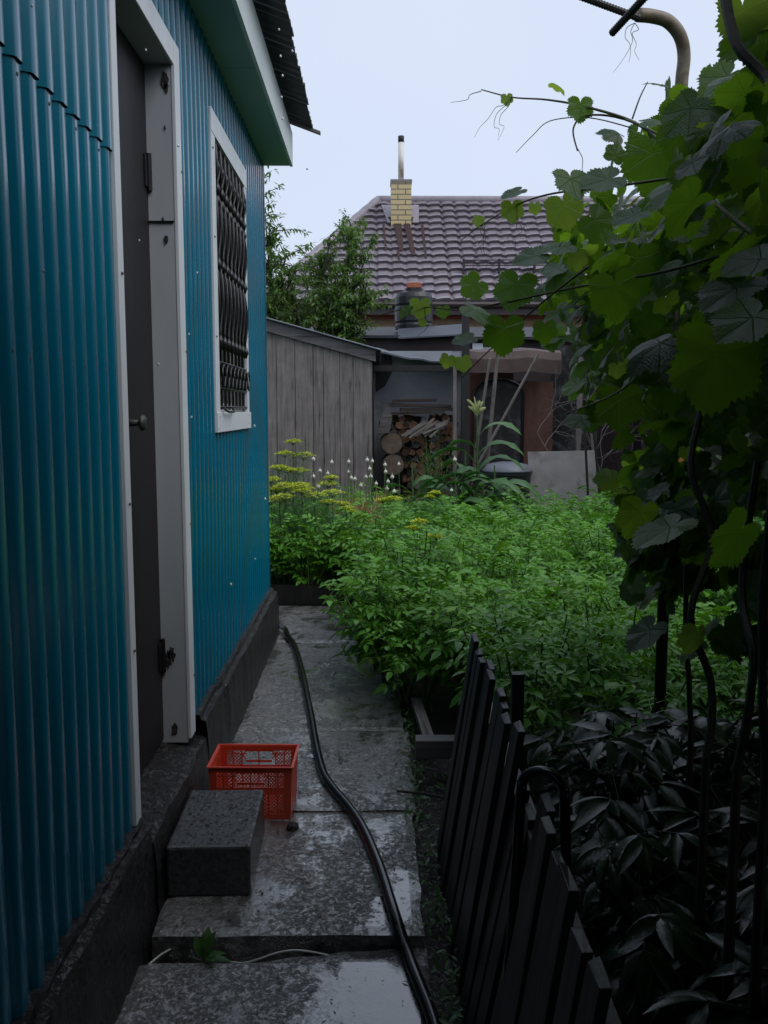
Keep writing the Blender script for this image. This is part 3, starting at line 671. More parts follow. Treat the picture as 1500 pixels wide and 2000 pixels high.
# ------------------------------------------------------------------ dill, onions, corn, weeds
def umbel_mb(r):
    mb = MB()
    for i in range(16):
        a = i*2.4; rr = r*math.sqrt((i+.5)/16); mb.tube([(0, 0, -.5*r), (rr*math.cos(a), rr*math.sin(a), .12*r-rr*rr/r*.25)], .0012, 3, False)
    return mb
def dill(px, py, Y, umb, label, leaves=80, g='dill plants in flower among the garden bed'):
    top = at(px, py, Y=Y); t = thing('dill_plant', label, 'dill', (top.x, Y, 0), 0, g)
    st = MB(); tb = []; lf = []
    st.tube([(0.02, 0, 0), (0, 0, top.z*.6), (0, 0, top.z-.04)], [.006, .005, .003], 5)
    for (dx, dz, r) in umb:
        tb = []
        c = Vector((dx, random.uniform(-.05, .05), top.z+dz)); st.tube([(0, 0, max(.1, top.z-.3+dz)), c-Vector((0, 0, r*.5))], [.003, .002], 4)
        for i in range(26):
            a = i*2.4; rr = r*math.sqrt((i+.5)/26); q = c+Vector((rr*math.cos(a), rr*math.sin(a), r*.15-rr*rr/r*.3)); st.tube([c-Vector((0, 0, r*.5)), q], .0009, 3, False)
            for k in range(12): tb.append(tf(q+Vector((jit(r*.14), jit(r*.14), jit(.006))), (jit(1), jit(1), .3), (jit(.5), jit(.5), 1), random.uniform(.014, .024)))
        cloud('umbel', OV, tb, M['umbel'], t)
    for i in range(leaves):
        z = random.uniform(.15, max(.3, top.z-.12)); a = random.uniform(0, 6.28); d0 = Vector((math.cos(a), math.sin(a), .55)); p0 = Vector((0, 0, z))
        for k in range(40):
            f = random.uniform(.15, 1)*.2; lf.append(tf(p0+d0*f+Vector((jit(.03), jit(.03), jit(.03))), (d0.x+jit(1.3), d0.y+jit(1.3), .4+jit(.8)), (0, 0, 1), random.uniform(.03, .06)))
    st.build('stem', M['stem'], t)
    cloud('foliage', oval_template(.06, 0, .1, 1), lf, M['dillleaf'], t)
D = 7.3
dill(572, 862, 7.6, [(0, 0, .07), (.09, -.11, .10), (-.05, -.24, .07)], 'tallest yellow flowering dill plant beside the shed wall')
dill(545, 912, 7.2, [(0, 0, .075), (.10, -.02, .04), (.12, -.15, .08)], 'yellow dill plant against the blue house corner')
dill(640, 944, 7.3, [(0, 0, .09), (.03, .05, .05), (.16, -.2, .05)], 'broad yellow dill plant in front of the grey board shed')
dill(590, 952, 7.0, [(0, 0, .10), (-.13, .02, .10), (-.2, -.02, .06)], 'low wide yellow dill plant left of the white onion heads')
dill(530, 935, 7.1, [(0, 0, .08), (.04, -.08, .06)], 'dill plant half hidden by the blue house corner')
dill(768, 972, 6.9, [(0, 0, .075), (-.08, -.02, .05)], 'dill with a yellow head in the middle of the bed below the firewood')
dill(850, 962, 7.6, [(0, 0, .05), (-.05, -.03, .04)], 'dill with small yellow head in front of the corn')
dill(820, 1020, 5.5, [(0, 0, .045), (.10, -.08, .05), (-.04, -.03, .035)], 'feathery dill rising from the front of the potato bed', 90)
dill(556, 885, 7.5, [(0, 0, .08), (.12, -.14, .09)], 'dill plant just behind the leftmost yellow heads', 90)
dill(615, 965, 6.9, [(0, 0, .10), (-.1, .08, .08), (.1, -.06, .07)], 'dense yellow dill clump at the front left of the bed', 110)
dill(556, 968, 6.8, [(0, 0, .09), (-.12, -.03, .09), (.13, .04, .07)], 'yellow green dill clump nearest the blue wall', 110)
dill(650, 960, 7.1, [(0, 0, .09), (.08, -.1, .05)], 'yellow dill clump below the white onion heads', 90)
dill(676, 993, 6.8, [(0, 0, .04), (.04, -.02, .035)], 'single low dill head beside the dry straw')
on = None
k_ = 0
for (px, py) in [(612, 897), (625, 920), (648, 903), (681, 902), (681, 922), (686, 934), (693, 936), (717, 899), (727, 901), (722, 916), (715, 932), (724, 931), (612, 931), (665, 962), (752, 908), (753, 922), (766, 932), (758, 941), (779, 907), (756, 955), (622, 951), (770, 960), (705, 948), (888, 898), (882, 958), (640, 925), (735, 945)]:
    Y = 8.3+random.uniform(-.5, .5); q = at(px, py, Y=Y)
    t = thing('onion_stalk', 'thin onion stalk with a round white seed head in the bed by the shed', 'onion', (q.x, Y, 0), 0, 'onion stalks with white seed heads')
    mb = MB(); jx = jit(.06); mb.tube([(jx, 0, 0), (jx*.5, 0, q.z*.6), (0, 0, q.z)], [.005, .004, .003], 5); mb.build('stem', M['stem'], t)
    mb = MB(); r = random.uniform(.015, .020); mb.lathe([(.004, -r), (r*.7, -r*.7), (r, 0), (r*.7, r*.7), (.003, r*1.1), (.002, r*2)], (0, 0, q.z), 9); mb.build('seed_head', M['bulb'], t, wob=.004)
T = []
for i in range(260):
    q = at(random.uniform(655, 745), random.uniform(955, 1000), Y=8.0+jit(.4)); T.append(tf((q.x, q.y, random.uniform(.3, .5)), (jit(1), jit(.6), random.uniform(.2, 1.4)), (jit(1), -1, .2), random.uniform(.10, .22)))
o = cloud('dry_straw', oval_template(.07, 0, .35, 3), T, M['dry']); tag(o, 'withered straw coloured onion leaves lying in the bed', 'straw', kind='stuff')
def corn(px, py, Y, h, label, tassel=True, nl=9, seed=1, spread=.5):
    r = random.Random(seed); q = at(px, py, Y=Y); t = thing('corn_plant', label, 'corn', (q.x, Y, 0), 0, 'corn plants behind the potato bed')
    mb = MB(); mb.tube([(0, 0, 0), (.01, 0, h*.5), (0, 0, h)], [.016, .013, .006], 8); mb.build('stem', M['stem'], t)
    lf = MB()
    for i in range(nl):
        z0 = h*(.12+.72*i/nl); a = (0.1 if i % 2 else math.pi-.2)+r.uniform(-.7, .7); L = r.uniform(.5, .78)*(1 if i < nl-2 else .8); el = r.uniform(.9, 1.3); rows = []
        p = Vector((0, 0, z0)); d = Vector((math.cos(a)*math.cos(el), math.sin(a)*math.cos(el), math.sin(el)))
        for k in range(12):
            tt = k/11; w = .048*math.sin(math.pi*min(1, .12+tt*.88))**.7+.001; sd = d.cross(Vector((0, 0, 1)));
            sd = sd.normalized() if sd.length > .01 else Vector((1, 0, 0)); sd = (Matrix.Rotation(tt*r.uniform(.3, 1.2), 3, d) @ sd)
            rows.append([p-sd*w, p+Vector((0, 0, -.008)), p+sd*w]); p = p+d*L/11; d = (d+Vector((math.cos(a)*.07, math.sin(a)*.07, -.22-spread*.12*tt))).normalized()
        lf.sheet(rows)
    lf.build('leaves', M['corn'], t, smooth=True, solid=.0008).name = 'foliage'
    if tassel:
        ts = MB()
        for i in range(26):
            a = r.uniform(0, 6.28); e = r.uniform(.7, 1.45); L = r.uniform(.12, .22); z0 = h-.05*r.random(); pts = [(0, 0, z0)]
            for k in range(1, 5): pts.append((math.cos(a)*math.cos(e)*L*k/4, math.sin(a)*math.cos(e)*L*k/4, z0+math.sin(e)*L*k/4-.05*(k/4)**2))
            ts.tube(pts, [.004, .007, .008, .007, .003], 5)
        ts.build('tassel', M['umbelpale'], t)
M['umbelpale'] = simple('corn_tassel', (.28, .33, .12), (.42, .45, .2), .6, 40)
corn(930, 960, 8.9, 1.38, 'tall corn plant with a pale tassel standing before the rusty sheet', True, 12, 3)
corn(885, 965, 8.9, .92, 'short corn plant with curling leaves left of the tall one', False, 8, 5, 1)
corn(965, 965, 8.9, .85, 'low spreading corn plant in front of the black tub', False, 9, 8, 1)
corn(805, 965, 9.1, .85, 'small corn plant with broad upright leaf under the firewood', False, 6, 9, .6)
corn(908, 970, 9.2, .98, 'young corn plant right beside the stem of the tall one', False, 7, 12, .6)
t = thing('weed_bush', 'bushy dark green weed growing in front of the firewood stack', 'weed', (at(845, 900, Y=9.9).x, 9.9, 0))
T = []; mb = MB()
for i in range(30):
    a = random.uniform(0, 6.28); tip = Vector((math.cos(a)*random.uniform(.05, .3), math.sin(a)*.2, random.uniform(.6, 1.2))); mb.tube([(0, 0, 0), tip*.5+Vector((0, 0, .05)), tip], [.006, .004, .002], 4, False)
    for k in range(38): f = random.uniform(.35, 1); T.append(tf(tip*f+Vector((jit(.07), jit(.07), jit(.07))), (jit(1), jit(1), jit(.7)), (0, 0, 1), random.uniform(.025, .05)))
cloud('foliage', OVN, T, M['weed'], t); mb.build('stem', M['stem'], t)
# ------------------------------------------------------------------ sheds at the end of the garden
YS = 10.3
sh = thing('board_shed', 'grey weathered board shed with a sloping roof at the end of the garden', 'shed', (-1.0, YS, 0))
def sv(mb): mb.v = [(v_[0]+1.0, v_[1]-YS, v_[2]) for v_ in mb.v]; return mb
def ztop(x): return 2.07-(x)*.275
mb = MB(); edges = [-2.6, -2.4, -2.2, -2.02, -1.85, -1.66, -1.5, -1.32]+[at(px, 800, Y=YS).x for px in (541, 577, 612, 632, 664, 690, 727)]
for a, b in zip(edges, edges[1:]):
    o_ = random.uniform(-.006, .006); mb.prism([(a+.003, YS+o_, 0), (b-.003, YS+o_, 0), (b-.003, YS+o_, ztop(b)-.10), (a+.003, YS+o_, ztop(a)-.10)], (0, .025, 0))
sv(mb).build('front_wall', M['oldwood'], sh)
mb = MB(); mb.box(-2.6, -.04, YS+.05, YS+.08, 0, 2.0); mb.box(-.06, -.03, YS+.03, 12.6, 0, 2.0); sv(mb).build('inner_wall', M['fencewood'], sh)
mb = MB(); mb.prism([(-2.7, YS-.045, ztop(-2.7)-.13), (.0, YS-.045, ztop(0)-.13), (.0, YS-.045, ztop(0)-.005), (-2.7, YS-.045, ztop(-2.7)-.005)], (0, .035, 0)); sv(mb).build('fascia', M['oldwoodx'], sh)
mb = MB(); mb.sheet([[(x, y, ztop(x)+.012+(y-YS)*-.10+.012*math.sin(y*30)) for x in (-2.7, -1.5, -.5, .06)] for y in np.arange(YS-.1, 12.6, .05)]); sv(mb).build('roof', M['zinc'], sh, solid=.008)
# whitewashed woodshed
ws = thing('woodshed', 'open whitewashed lean-to with a sagging dark roof over stacked firewood', 'shed', (.6, 11.4, 0))
def wv(mb): mb.v = [(v_[0]-.6, v_[1]-11.4, v_[2]) for v_ in mb.v]; return mb
mb = MB(); mb.box(-.02, 1.18, 11.7, 11.78, 0, 2.15); wv(mb).build('wall', M['plaster'], ws)
mb = MB(); mb.prism([(.0, 11.69, 1.62), (.12, 11.69, 1.7), (.22, 11.69, 1.9), (.2, 11.69, 2.1), (.0, 11.69, 2.14)], (0, .008, 0)); wv(mb).build('dark_patch', M['soot'], ws)  # irregular darker patch in the upper left corner of the wall
rows = []
for y in (11.25, 11.5, 11.8, 12.2):
    rows.append([(x, y, 2.12-.14*(x)-.03*math.sin(x*3)+.02*noise.noise(Vector((x*6, y, 0)))+(y-11.25)*.10) for x in np.arange(-.05, 1.25, .08)])
mb = MB(); mb.sheet(rows); wv(mb).build('roof', M['zinc'], ws, solid=.02)
mb = MB(); mb.box(-.02, 1.2, 10.9, 11.0, 1.86, 1.93); wv(mb).build('beam', M['fencewood'], ws)
mb = MB(); mb.prism([(1.02, 10.7, 0), (1.14, 10.7, 0), (1.10, 10.7, 2.5), (1.02, 10.7, 2.5)], (0, .09, 0)); o = wv(mb).build('post', M['fencewood'], ws)
mb = MB(); mb.prism([(.93, 10.75, 0), (.98, 10.75, 0), (.96, 10.75, 1.95), (.92, 10.75, 1.95)], (0, .05, 0)); wv(mb).build('post', M['oldwood'], ws)
# firewood: split pieces, individual things
def wedge(seed):
    r = random.Random(seed); a = r.uniform(.038, .052); mb = MB()
    pts = [(-a, 0, -a*.8), (a*.9, 0, -a*.9), (a*r.uniform(.5, 1), 0, a*.6), (r.uniform(-.3, .3)*a, 0, a), (-a*.8, 0, a*.4)]
    mb.prism(pts, (0, .36, 0)); return mb
FL = 'split stick of orange brown firewood stacked in the lean-to'
protos = []
zrow = .06; row = 0; cnt = 0
while zrow < 1.33:
    x = .10+.05*(row % 2)
    while x < .98:
        if not (x < .34 and .42 < zrow < 1.08):
            w = cnt % 5; loc = (x+jit(.012), 11.05+jit(.10), zrow+jit(.008)); ry = random.uniform(0, 6.28)
            if cnt < 5:
                o = wedge(w).build('firewood_piece', M['firewood'] if w < 3 else M['bark'] if w == 3 else M['oldwoody']); tag(o, FL, 'firewood', 'split firewood pieces in the stack'); o.location = loc; o.rotation_euler = (0, ry, jit(.12)); protos.append(o)
            else: dup(protos[w], loc, rot=(0, ry, jit(.12)))
            cnt += 1
        x += .088
    zrow += .082; row += 1
for (px, py, r, lb) in ((757, 866, .135, 'upper thick round log with a pale sawn end in the firewood stack'), (760, 908, .135, 'lower thick round log with a pale sawn end under another log')):
    q = at(px, py, Y=10.85); t = thing('round_log', lb, 'log', (q.x+.05, 10.85, q.z), 0)
    mb = MB(); mb.lathe([(r, 0.004), (r, .42)], (0, 0, 0), 22, 'y'); mb.build('bark', M['bark'], t, wob=.01)
    mb = MB(); mb.lathe([(.01, -.003), (r*.93, -.003), (r*.93, .004)], (0, 0, 0), 22, 'y'); mb.build('sawn_end', M['logend'], t)
M['darkplank'] = wood('dark_damp_plank', (.035, .022, .018), (.10, .065, .05), 'x')
for i, (x0, x1, z, dz, th_) in enumerate(((.20, .74, 1.485, .02, .035), (.14, .92, 1.44, -.015, .04), (.30, .96, 1.375, .01, .045), (.12, .84, 1.33, .02, .035))):
    mb = MB(); mb.prism([(x0, 10.86+.02*i, z), (x1, 10.9, z+dz), (x1, 10.9, z+dz+th_*.8), (x0, 10.86+.02*i, z+th_)], (0, .34, 0)); one('old_plank', mb, M['darkplank'], ['topmost thin dark plank lying on the firewood', 'second dark plank from the top of the firewood', 'third plank lying on the firewood', 'lowest plank under the other planks on the firewood'][i], 'plank', 'planks lying on the firewood', wob=.006)
mb0 = MB(); mb0.box(-.16, .16, -.015, .015, -.012, .012); o0 = None
for i in range(12):
    loc = (.45+.028*i+jit(.02), 10.86+jit(.03), 1.16+jit(.035)); rot = (0, R(-30+jit(14)), R(jit(12)))
    if o0 is None: o0 = mb0.build('kindling_stick', M['palewood']); tag(o0, 'short pale kindling stick lying slanted on the firewood', 'stick', 'pale kindling sticks'); o0.location = loc; o0.rotation_euler = rot
    else: dup(o0, loc, rot=rot)
# upright dark chunk
mb = MB(); mb.prism([(.02, 10.8, 1.12), (.16, 10.8, 1.12), (.2, 10.8, 1.3), (.15, 10.8, 1.47), (.08, 10.8, 1.36)], (0, .12, 0)); one('wood_chunk', mb, M['oldwoodx'], 'pointed split wood chunk standing on the upper round log', 'wood')
# rusty sheet wall
rs = thing('rusty_sheet_wall', 'wall of rusty brown metal sheets right of the firewood', 'wall', (1.75, 11.3, 0))
def rv(mb): mb.v = [(v_[0]-1.75, v_[1]-11.3, v_[2]) for v_ in mb.v]; return mb
mb = MB(); mb.box(1.15, 1.72, 11.30, 11.312, 0, 1.98); mb.box(1.70, 2.22, 11.285, 11.297, .0, 1.75); mb.box(1.72, 2.22, 11.27, 11.28, .4, 1.2); rv(mb).build('sheet', M['rust'], rs, wob=.01)
mb = MB(); mb.sheet([[(x, 10.85+d, 2.12-dz+.03*noise.noise(Vector((x*3, 0, 1)))) for x in np.arange(1.12, 2.25, .1)] for d, dz in ((.5, -.03), (.10, .0), (.0, .03), (-.03, .12), (-.02, .28))]); rv(mb).build('top_sheet', M['rustpale'] if 'rustpale' in M else simple('faded_rust', (.07, .042, .036), (.13, .085, .075), .6, 4), rs, solid=.004)
mb = MB(); mb.box(2.22, 2.7, 11.4, 11.45, 0, 2.2); rv(mb).build('inner_wall', M['soot'], rs)
for x in (2.44,):
    mb = MB(); mb.prism([(x, 11.0, 0), (x+.07, 11.0, 0), (x+.06+.03, 11.0, 2.25), (x+.03, 11.0, 2.25)], (0, .06, 0)); rv(mb).build('post', M['oldwood'], rs)
# burnt arched door
mb = MB(); q0, q1 = at(925, 870, Y=11.15), at(1022, 745, Y=11.15); w_ = q1.x-q0.x
arc_ = [(q0.x, 11.15, .2), (q1.x, 11.15, .2)]+[(q0.x+w_/2+w_/2*math.cos(a), 11.15, q1.z-.15+.17*math.sin(a)) for a in np.linspace(0, math.pi, 12)]
mb.prism(arc_, (0, .05, 0)); bd = one('burnt_panel', mb, M['soot'], 'sooty black arched metal panel leaning against the rusty sheets', 'metal panel')
mb = MB(); mb.tube([(x_-bd.location.x, -.035, z_-bd.location.z) for x_, _, z_ in arc_[1:]], .018, 8); mb.build('rim', M['iron'], bd)
# stakes
def stake(a, b, Y, r, label, m='palewood'):
    p, q = at(*a, Y=Y), at(*b, Y=Y-.15); mb = MB(); base = p+(p-q)*((p.z)/(q.z-p.z)) if p.z > 0 else p
    mb.tube([base, p, q], [r*1.1, r, r*.8], 7); one('wooden_stake', mb, M[m], label, 'stake', 'pale stakes leaning against the rusty sheets', wob=.004)
stake((942, 800), (957, 700), 10.6, .019, 'left upright pale stake behind the corn tassel'); stake((962, 795), (972, 690), 10.55, .024, 'right upright pale stake behind the corn tassel')
stake((992, 800), (1052, 690), 10.5, .018, 'pale stake leaning far to the right behind the corn'); stake((1158, 880), (1140, 690), 10.4, .015, 'thin crooked stake at the right end of the rusty sheets')
# bare twigs
t = thing('dry_branch', 'bare tangled dry branch hanging in front of the rusty sheets', 'branch', (2.0, 10.5, 0)); mb = MB()
def twig(p, d, L, r, dep):
    pts = [p]; 
    for k in range(5): d = (d+Vector((jit(.35), jit(.2), jit(.35)))).normalized(); pts.append(pts[-1]+d*L/5)
    mb.tube(pts, [r*(1-.13*k) for k in range(6)], 4, False)
    if dep:
        for k in range(3): twig(pts[random.randint(2, 5)], (d+Vector((jit(1), jit(.3), jit(1)))).normalized(), L*.6, r*.6, dep-1)
for k in range(4): twig(Vector((.2+.1*k, 0, .3)), Vector((-.5+.35*k, 0, 1)), .9, .008, 3)
mb.build('twigs', M['palewood'], t)
t.children[0].name = 'branchlet'
# tub
t = thing('black_tub', 'black plastic tub with a pale grey lid behind the corn', 'tub', (at(990, 940, Y=9.9).x, 9.9, 0))
mb = MB(); mb.lathe([(.20, 0), (.24, .3), (.265, .68), (.275, .69), (.275, .72)], (0, 0, 0), 24); mb.build('body', M['blackplastic'], t, smooth=False)
mb = MB(); mb.lathe([(.28, .722), (.28, .735), (.22, .80), (.1, .825), (.01, .83)], (0, 0, 0), 24); mb.build('lid', M['zinc'], t, smooth=True)
a, b = at(1035, 885, Y=9.8), at(1172, 882, Y=9.75)
mb = MB(); mb.prism([(a.x+.03, 9.8, .1), (b.x+.06, 9.75, .1), (b.x, 9.9, .95), (a.x, 9.95, .93)], (0, .015, .002)); one('slate_sheet', mb, M['slate'], 'flat grey asbestos sheet standing upright behind the potato bed', 'sheet')
for i, (x1, x2, lb) in enumerate(((1148, 1140, 'left thin dark rod propped before the grey sheet'), (1170, 1157, 'right thin dark rod propped before the grey sheet'))):
    p, q = at(x1, 960, Y=9.6), at(x2, 800, Y=9.6); mb = MB(); mb.tube([(p.x, 9.6, 0), p, q], .014, 6); one('thin_rod', mb, M['darkpipe'], lb, 'rod')
# lean-to behind with tank
lt = thing('dark_outbuilding', 'low dark outbuilding with a grey sheet roof behind the woodshed', 'outbuilding', (.9, 13.5, 0))
def lv(mb): mb.v = [(v_[0]-.9, v_[1]-13.5, v_[2]) for v_ in mb.v]; return mb
mb = MB(); mb.box(-1.4, 4.0, 13.2, 15.4, 0, 2.45); lv(mb).build('wall', M['rust2'] if 'rust2' in M else simple('dark_brown_wall', (.03, .018, .018), (.05, .03, .03), .6, 3), lt)
mb = MB(); a, b = at(778, 662, Y=13.0), at(908, 655, Y=13.0); mb.prism([(a.x, 13.0, a.z), (b.x, 13.0, b.z), (b.x, 13.3, b.z+.17), (a.x, 13.3, a.z+.15)], (0, 0, .02)); lv(mb).build('roof_sheet', simple('blue_grey_sheet', (.05, .06, .075), (.08, .09, .11), .45, 4), lt)
mb = MB(); mb.prism([(-1.5, 13.05, 2.42), (.35, 13.05, 2.42), (.35, 15.4, 2.75), (-1.5, 15.4, 2.75)], (0, 0, .04)); mb.prism([(1.36, 13.05, 2.40), (4.0, 13.05, 2.40), (4.0, 15.4, 2.75), (1.36, 15.4, 2.75)], (0, 0, .04)); mb.prism([(.35, 13.3, 2.45), (1.36, 13.3, 2.45), (1.36, 15.4, 2.72), (.35, 15.4, 2.72)], (0, 0, .04)); lv(mb).build('roof', M['roofdark'], lt)
mb = MB(); mb.box(1.40, 1.55, 13.12, 13.16, 1.75, 2.35); lv(mb).build('window_frame', M['white'], lt)
mb = MB(); mb.box(1.42, 1.7, 13.15, 13.19, 1.9, 2.3); lv(mb).build('window', M['whitepipe'], lt)
q = at(808, 634, Y=13.7); wt = thing('water_tank', 'black ribbed plastic water tank on the outbuilding roof', 'tank', (q.x, 13.7, 2.60))
mb = MB(); prof = [(.27, 0), (.29, .04)]
mb.lathe([(.28, 0), (.285, .05), (.272, .08), (.285, .11), (.287, .30), (.272, .33), (.287, .36), (.285, .46), (.26, .52), (.14, .56)], (0, 0, 0), 28); mb.build('body', M['blackplastic'], wt)
mb = MB(); mb.lathe([(.14, .556), (.14, .595), (.12, .60)], (0, 0, 0), 20); mb.build('lid', M['blackplastic'], wt)
mb = MB(); mb.box(-.11, .11, -.06, .06, 0, .075); one('loose_brick', mb, M['redbrick'], 'red brick weighing down the lid of the black water tank', 'brick', loc=(q.x, 13.65, 3.20), bevel=.006)
# ------------------------------------------------------------------ far house
YE, YR = 20.0, 24.0; ze, zr = 3.72, 6.74
fh = thing('brick_house', 'brick house with a brown metal tile hip roof beyond the sheds', 'house', (3, 22, 0))
def fv(mb): mb.v = [(v_[0]-3, v_[1]-22, v_[2]) for v_ in mb.v]; return mb
x0e, x0r, x1r, x1e = -2.55, .08, 9.0, 11.5
mb = MB(); mb.box(-2.0, 11.0, 20.5, 27.5, 0, 3.71); fv(mb).build('wall', M['wallbrick'], fh)
mb = MB(); mb.box(-2.0, 11.0, 20.485, 20.51, 3.42, 3.55); fv(mb).build('brick_band', M['redbrick'], fh)
roof = MB(); nt = .335; nrow = 15; cols = int((x1e-x0e)/nt)
rows = []
ncol = cols*6
def edgeL(s): return x0e+(x0r-x0e)*s
def edgeR(s): return x1e+(x1r-x1e)*s
for j in range(nrow*3+1):
    rr = j//3; ph = j % 3
    s = (rr+(.10, -.02, .98)[ph])/nrow if j else 0; s = min(1, s)
    lift = (0.0, .075, .0)[ph] if j < nrow*3 else 0
    row = []
    for i in range(ncol+1):
        x = x0e+i*(x1e-x0e)/ncol; u = (x/nt) % 1; wv_ = .05*math.sin(math.pi*u)**1.0 if u < .7*1 else .05*math.sin(math.pi*u)
        xx = min(max(x, edgeL(s)), edgeR(s)); nn = Vector((0, -(zr-ze), (YR-YE))).normalized()
        dip = .035*math.sin(math.pi*u)
        y = YE+(YR-YE)*s; z = ze+(zr-ze)*s
        q = Vector((xx, y, z))+nn*(lift+.045*min(1, 1.7*math.sin(math.pi*u))+.02*u)-Vector((0, dip if ph == 1 else 0, 0))*0
        row.append(tuple(q))
    rows.append(row)
roof.sheet(rows); ro = fv(roof).build('roof', M['tile'], fh)
mb = MB(); mb.add([(x0e, YE, ze), (x0r, YR, zr), (x0e, YR+4, ze), (x1e, YR+4, ze), (x1r, YR, zr), (x1e, YE, ze)], [(0, 1, 2), (1, 4, 3, 2), (4, 5, 3)]); fv(mb).build('back_roof', M['tile'], fh, solid=.02)
cap = MB(); a, b = Vector((x0e, YE, ze+.03)), Vector((x0r, YR, zr+.06)); cap.tube([a.lerp(b, i/24) for i in range(25)], [.13 if i % 2 else .115 for i in range(25)], 8); fv(cap).build('ridge_cap', M['tile'], ro, smooth=True)
cap = MB(); cap.tube([(x0r+i*.4, YR, zr+.05) for i in range(23)], .12, 8); fv(cap).build('ridge_cap', M['tile'], ro, smooth=True)
mb = MB(); mb.tube([(x0e-.05, YE-.06, ze-.04), (x1e, YE-.06, ze-.04)], .07, 8); mb.box(x0e, x1e, YE+.02, YE+.06, ze-.25, ze-.02); mb.box(x0e, x1e, YE+.06, 20.5, ze-.2, ze-.18); fv(mb).build('gutter', M['gutter'], fh)
# chimney
q = at(783, 430, Y=23.0); cx = q.x
mb = MB(); mb.box(cx-.25, cx+.25, 22.75, 23.25, 5.6, 6.94); ch = fv(mb).build('chimney', M['ybrick'], ro)
mb = MB(); mb.box(cx-.265, cx+.265, 22.735, 23.265, 6.94, 7.01); fv(mb).build('chimney_cap', simple('chimney_cap_stone', (.16, .15, .14), (.24, .22, .2), .7, 10), ro)
mb = MB(); mb.tube([(cx, 23.0, 7.01), (cx, 23.0, 7.95)], .072, 14); fv(mb).build('flue_pipe', M['flue'], ro, smooth=True)
mb = MB(); mb.tube([(cx, 23.0, 7.95), (cx, 23.0, 8.10)], .076, 14); fv(mb).build('flue_top', M['soottop'], ro, smooth=True)
def onroof(px, py):
    d = ray(px, py); n_ = Vector((0, -(zr-ze), (YR-YE))).normalized(); p0 = Vector((0, YE, ze))+n_*.10
    k = (p0-Vector((0, 0, H))).dot(n_)/d.dot(n_); return Vector((0, 0, H))+d*k
mb = MB(); mb.prism([onroof(*p) for p in ((745, 402), (818, 402), (818, 436), (757, 436))], (0, -.02, .02)); fv(mb).build('flashing', M['tile'], ro)
mb = MB()
for poly in (((757, 426), (808, 426), (805, 436), (765, 438)), ((768, 436), (784, 436), (788, 490), (780, 492)), ((788, 436), (800, 436), (812, 500), (804, 500)), ((822, 440), (827, 440), (834, 505), (830, 505)), ((747, 440), (751, 440), (756, 490), (752, 490)), ((775, 490), (780, 490), (781, 510), (778, 510))):
    mb.prism([onroof(*p)+Vector((0, -.01, .012)) for p in poly], (0, -.01, .012))
fv(mb).build('rust_streak', M['ruststain'], ro)
mb = MB(); a, b = onroof(905, 530), onroof(1180, 528)
for dz in (.12, .24): mb.tube([a+Vector((0, -.05, dz)), b+Vector((0, -.05, dz))], .016, 6)
for i in range(5): p = a.lerp(b, i/4); mb.box(p.x-.02, p.x+.02, p.y-.12, p.y+.02, p.z-.05, p.z+.26)
fv(mb).build('snow_guard', M['iron'], ro)
# ------------------------------------------------------------------ apple tree and bushes behind the shed
def broadtree(name, label, cat, base, limbs, nleaf, size, m, leaf=.06, spread=.28, grp=None):
    t = thing(name, label, cat, base, 0, grp); tr = MB(); T = []; rn = []
    top0 = Vector((0, 0, 1.4)); tr.tube([(0, 0, 0), (0.03, 0, .8), top0], [.09, .075, .06], 8)
    for (dx, dy, hz) in limbs:
        tip = Vector((dx, dy, hz)); mid = top0.lerp(tip, .5)+Vector((jit(.15), jit(.15), .1)); pts = smoothpath([top0, mid, tip], 5)
        tr.tube(pts, [.045*(1-.85*i/(len(pts)-1)) for i in range(len(pts))], 6)
        for k in range(24):
            i = random.randint(3, len(pts)-1); p = pts[i]; d = Vector((jit(1), jit(1), random.uniform(-.1, 1.1))).normalized(); L = random.uniform(.18, .55)*(1.15-.4*i/len(pts))
            tr.tube([p, p+d*L*.5+Vector((0, 0, .02)), p+d*L], [.009, .006, .003], 4, False)
            nn = int(nleaf*L/.35)
            for q in range(nn):
                f = random.uniform(.15, 1.05); pp = p+d*L*f+Vector((jit(.04), jit(.04), jit(.04))); T.append(tf(pp, (d.x*.3+jit(1), d.y*.3+jit(1), jit(.8)-.1), (jit(.5), jit(.5), 1), leaf*random.uniform(.7, 1.2)))
                rn.append(random.random())
    tr.build('trunk', M['bark'], t); cloud('crown', OV, T, M[m], t, rn); return t
broadtree('apple_tree', 'leafy apple tree rising behind the grey board shed', 'tree', (-.75, 13.2, 0), [(-.5, 0, 3.3), (.1, .1, 3.9), (.35, -.2, 3.5), (.55, 0, 3.1), (-.1, .3, 3.5), (.65, .1, 3.7), (.2, -.3, 3.0), (.6, -.2, 2.9), (-.45, .1, 3.0), (.4, .2, 4.05), (.15, -.3, 2.6), (.5, -.3, 2.6), (-.3, -.2, 2.5)], 42, 1, 'apple', .085)
broadtree('plum_tree', 'slender tree with airy upright shoots beside the blue wall', 'tree', (-1.75, 12.9, 0), [(.12, 0, 4.5), (.35, .1, 3.9), (-.3, 0, 4.2), (.5, -.1, 3.5), (.0, .3, 3.8), (.25, -.2, 3.2), (-.5, .1, 3.3), (.6, 0, 3.3), (.2, .1, 4.1), (.4, -.2, 2.8)], 30, 1, 'apple', .085)
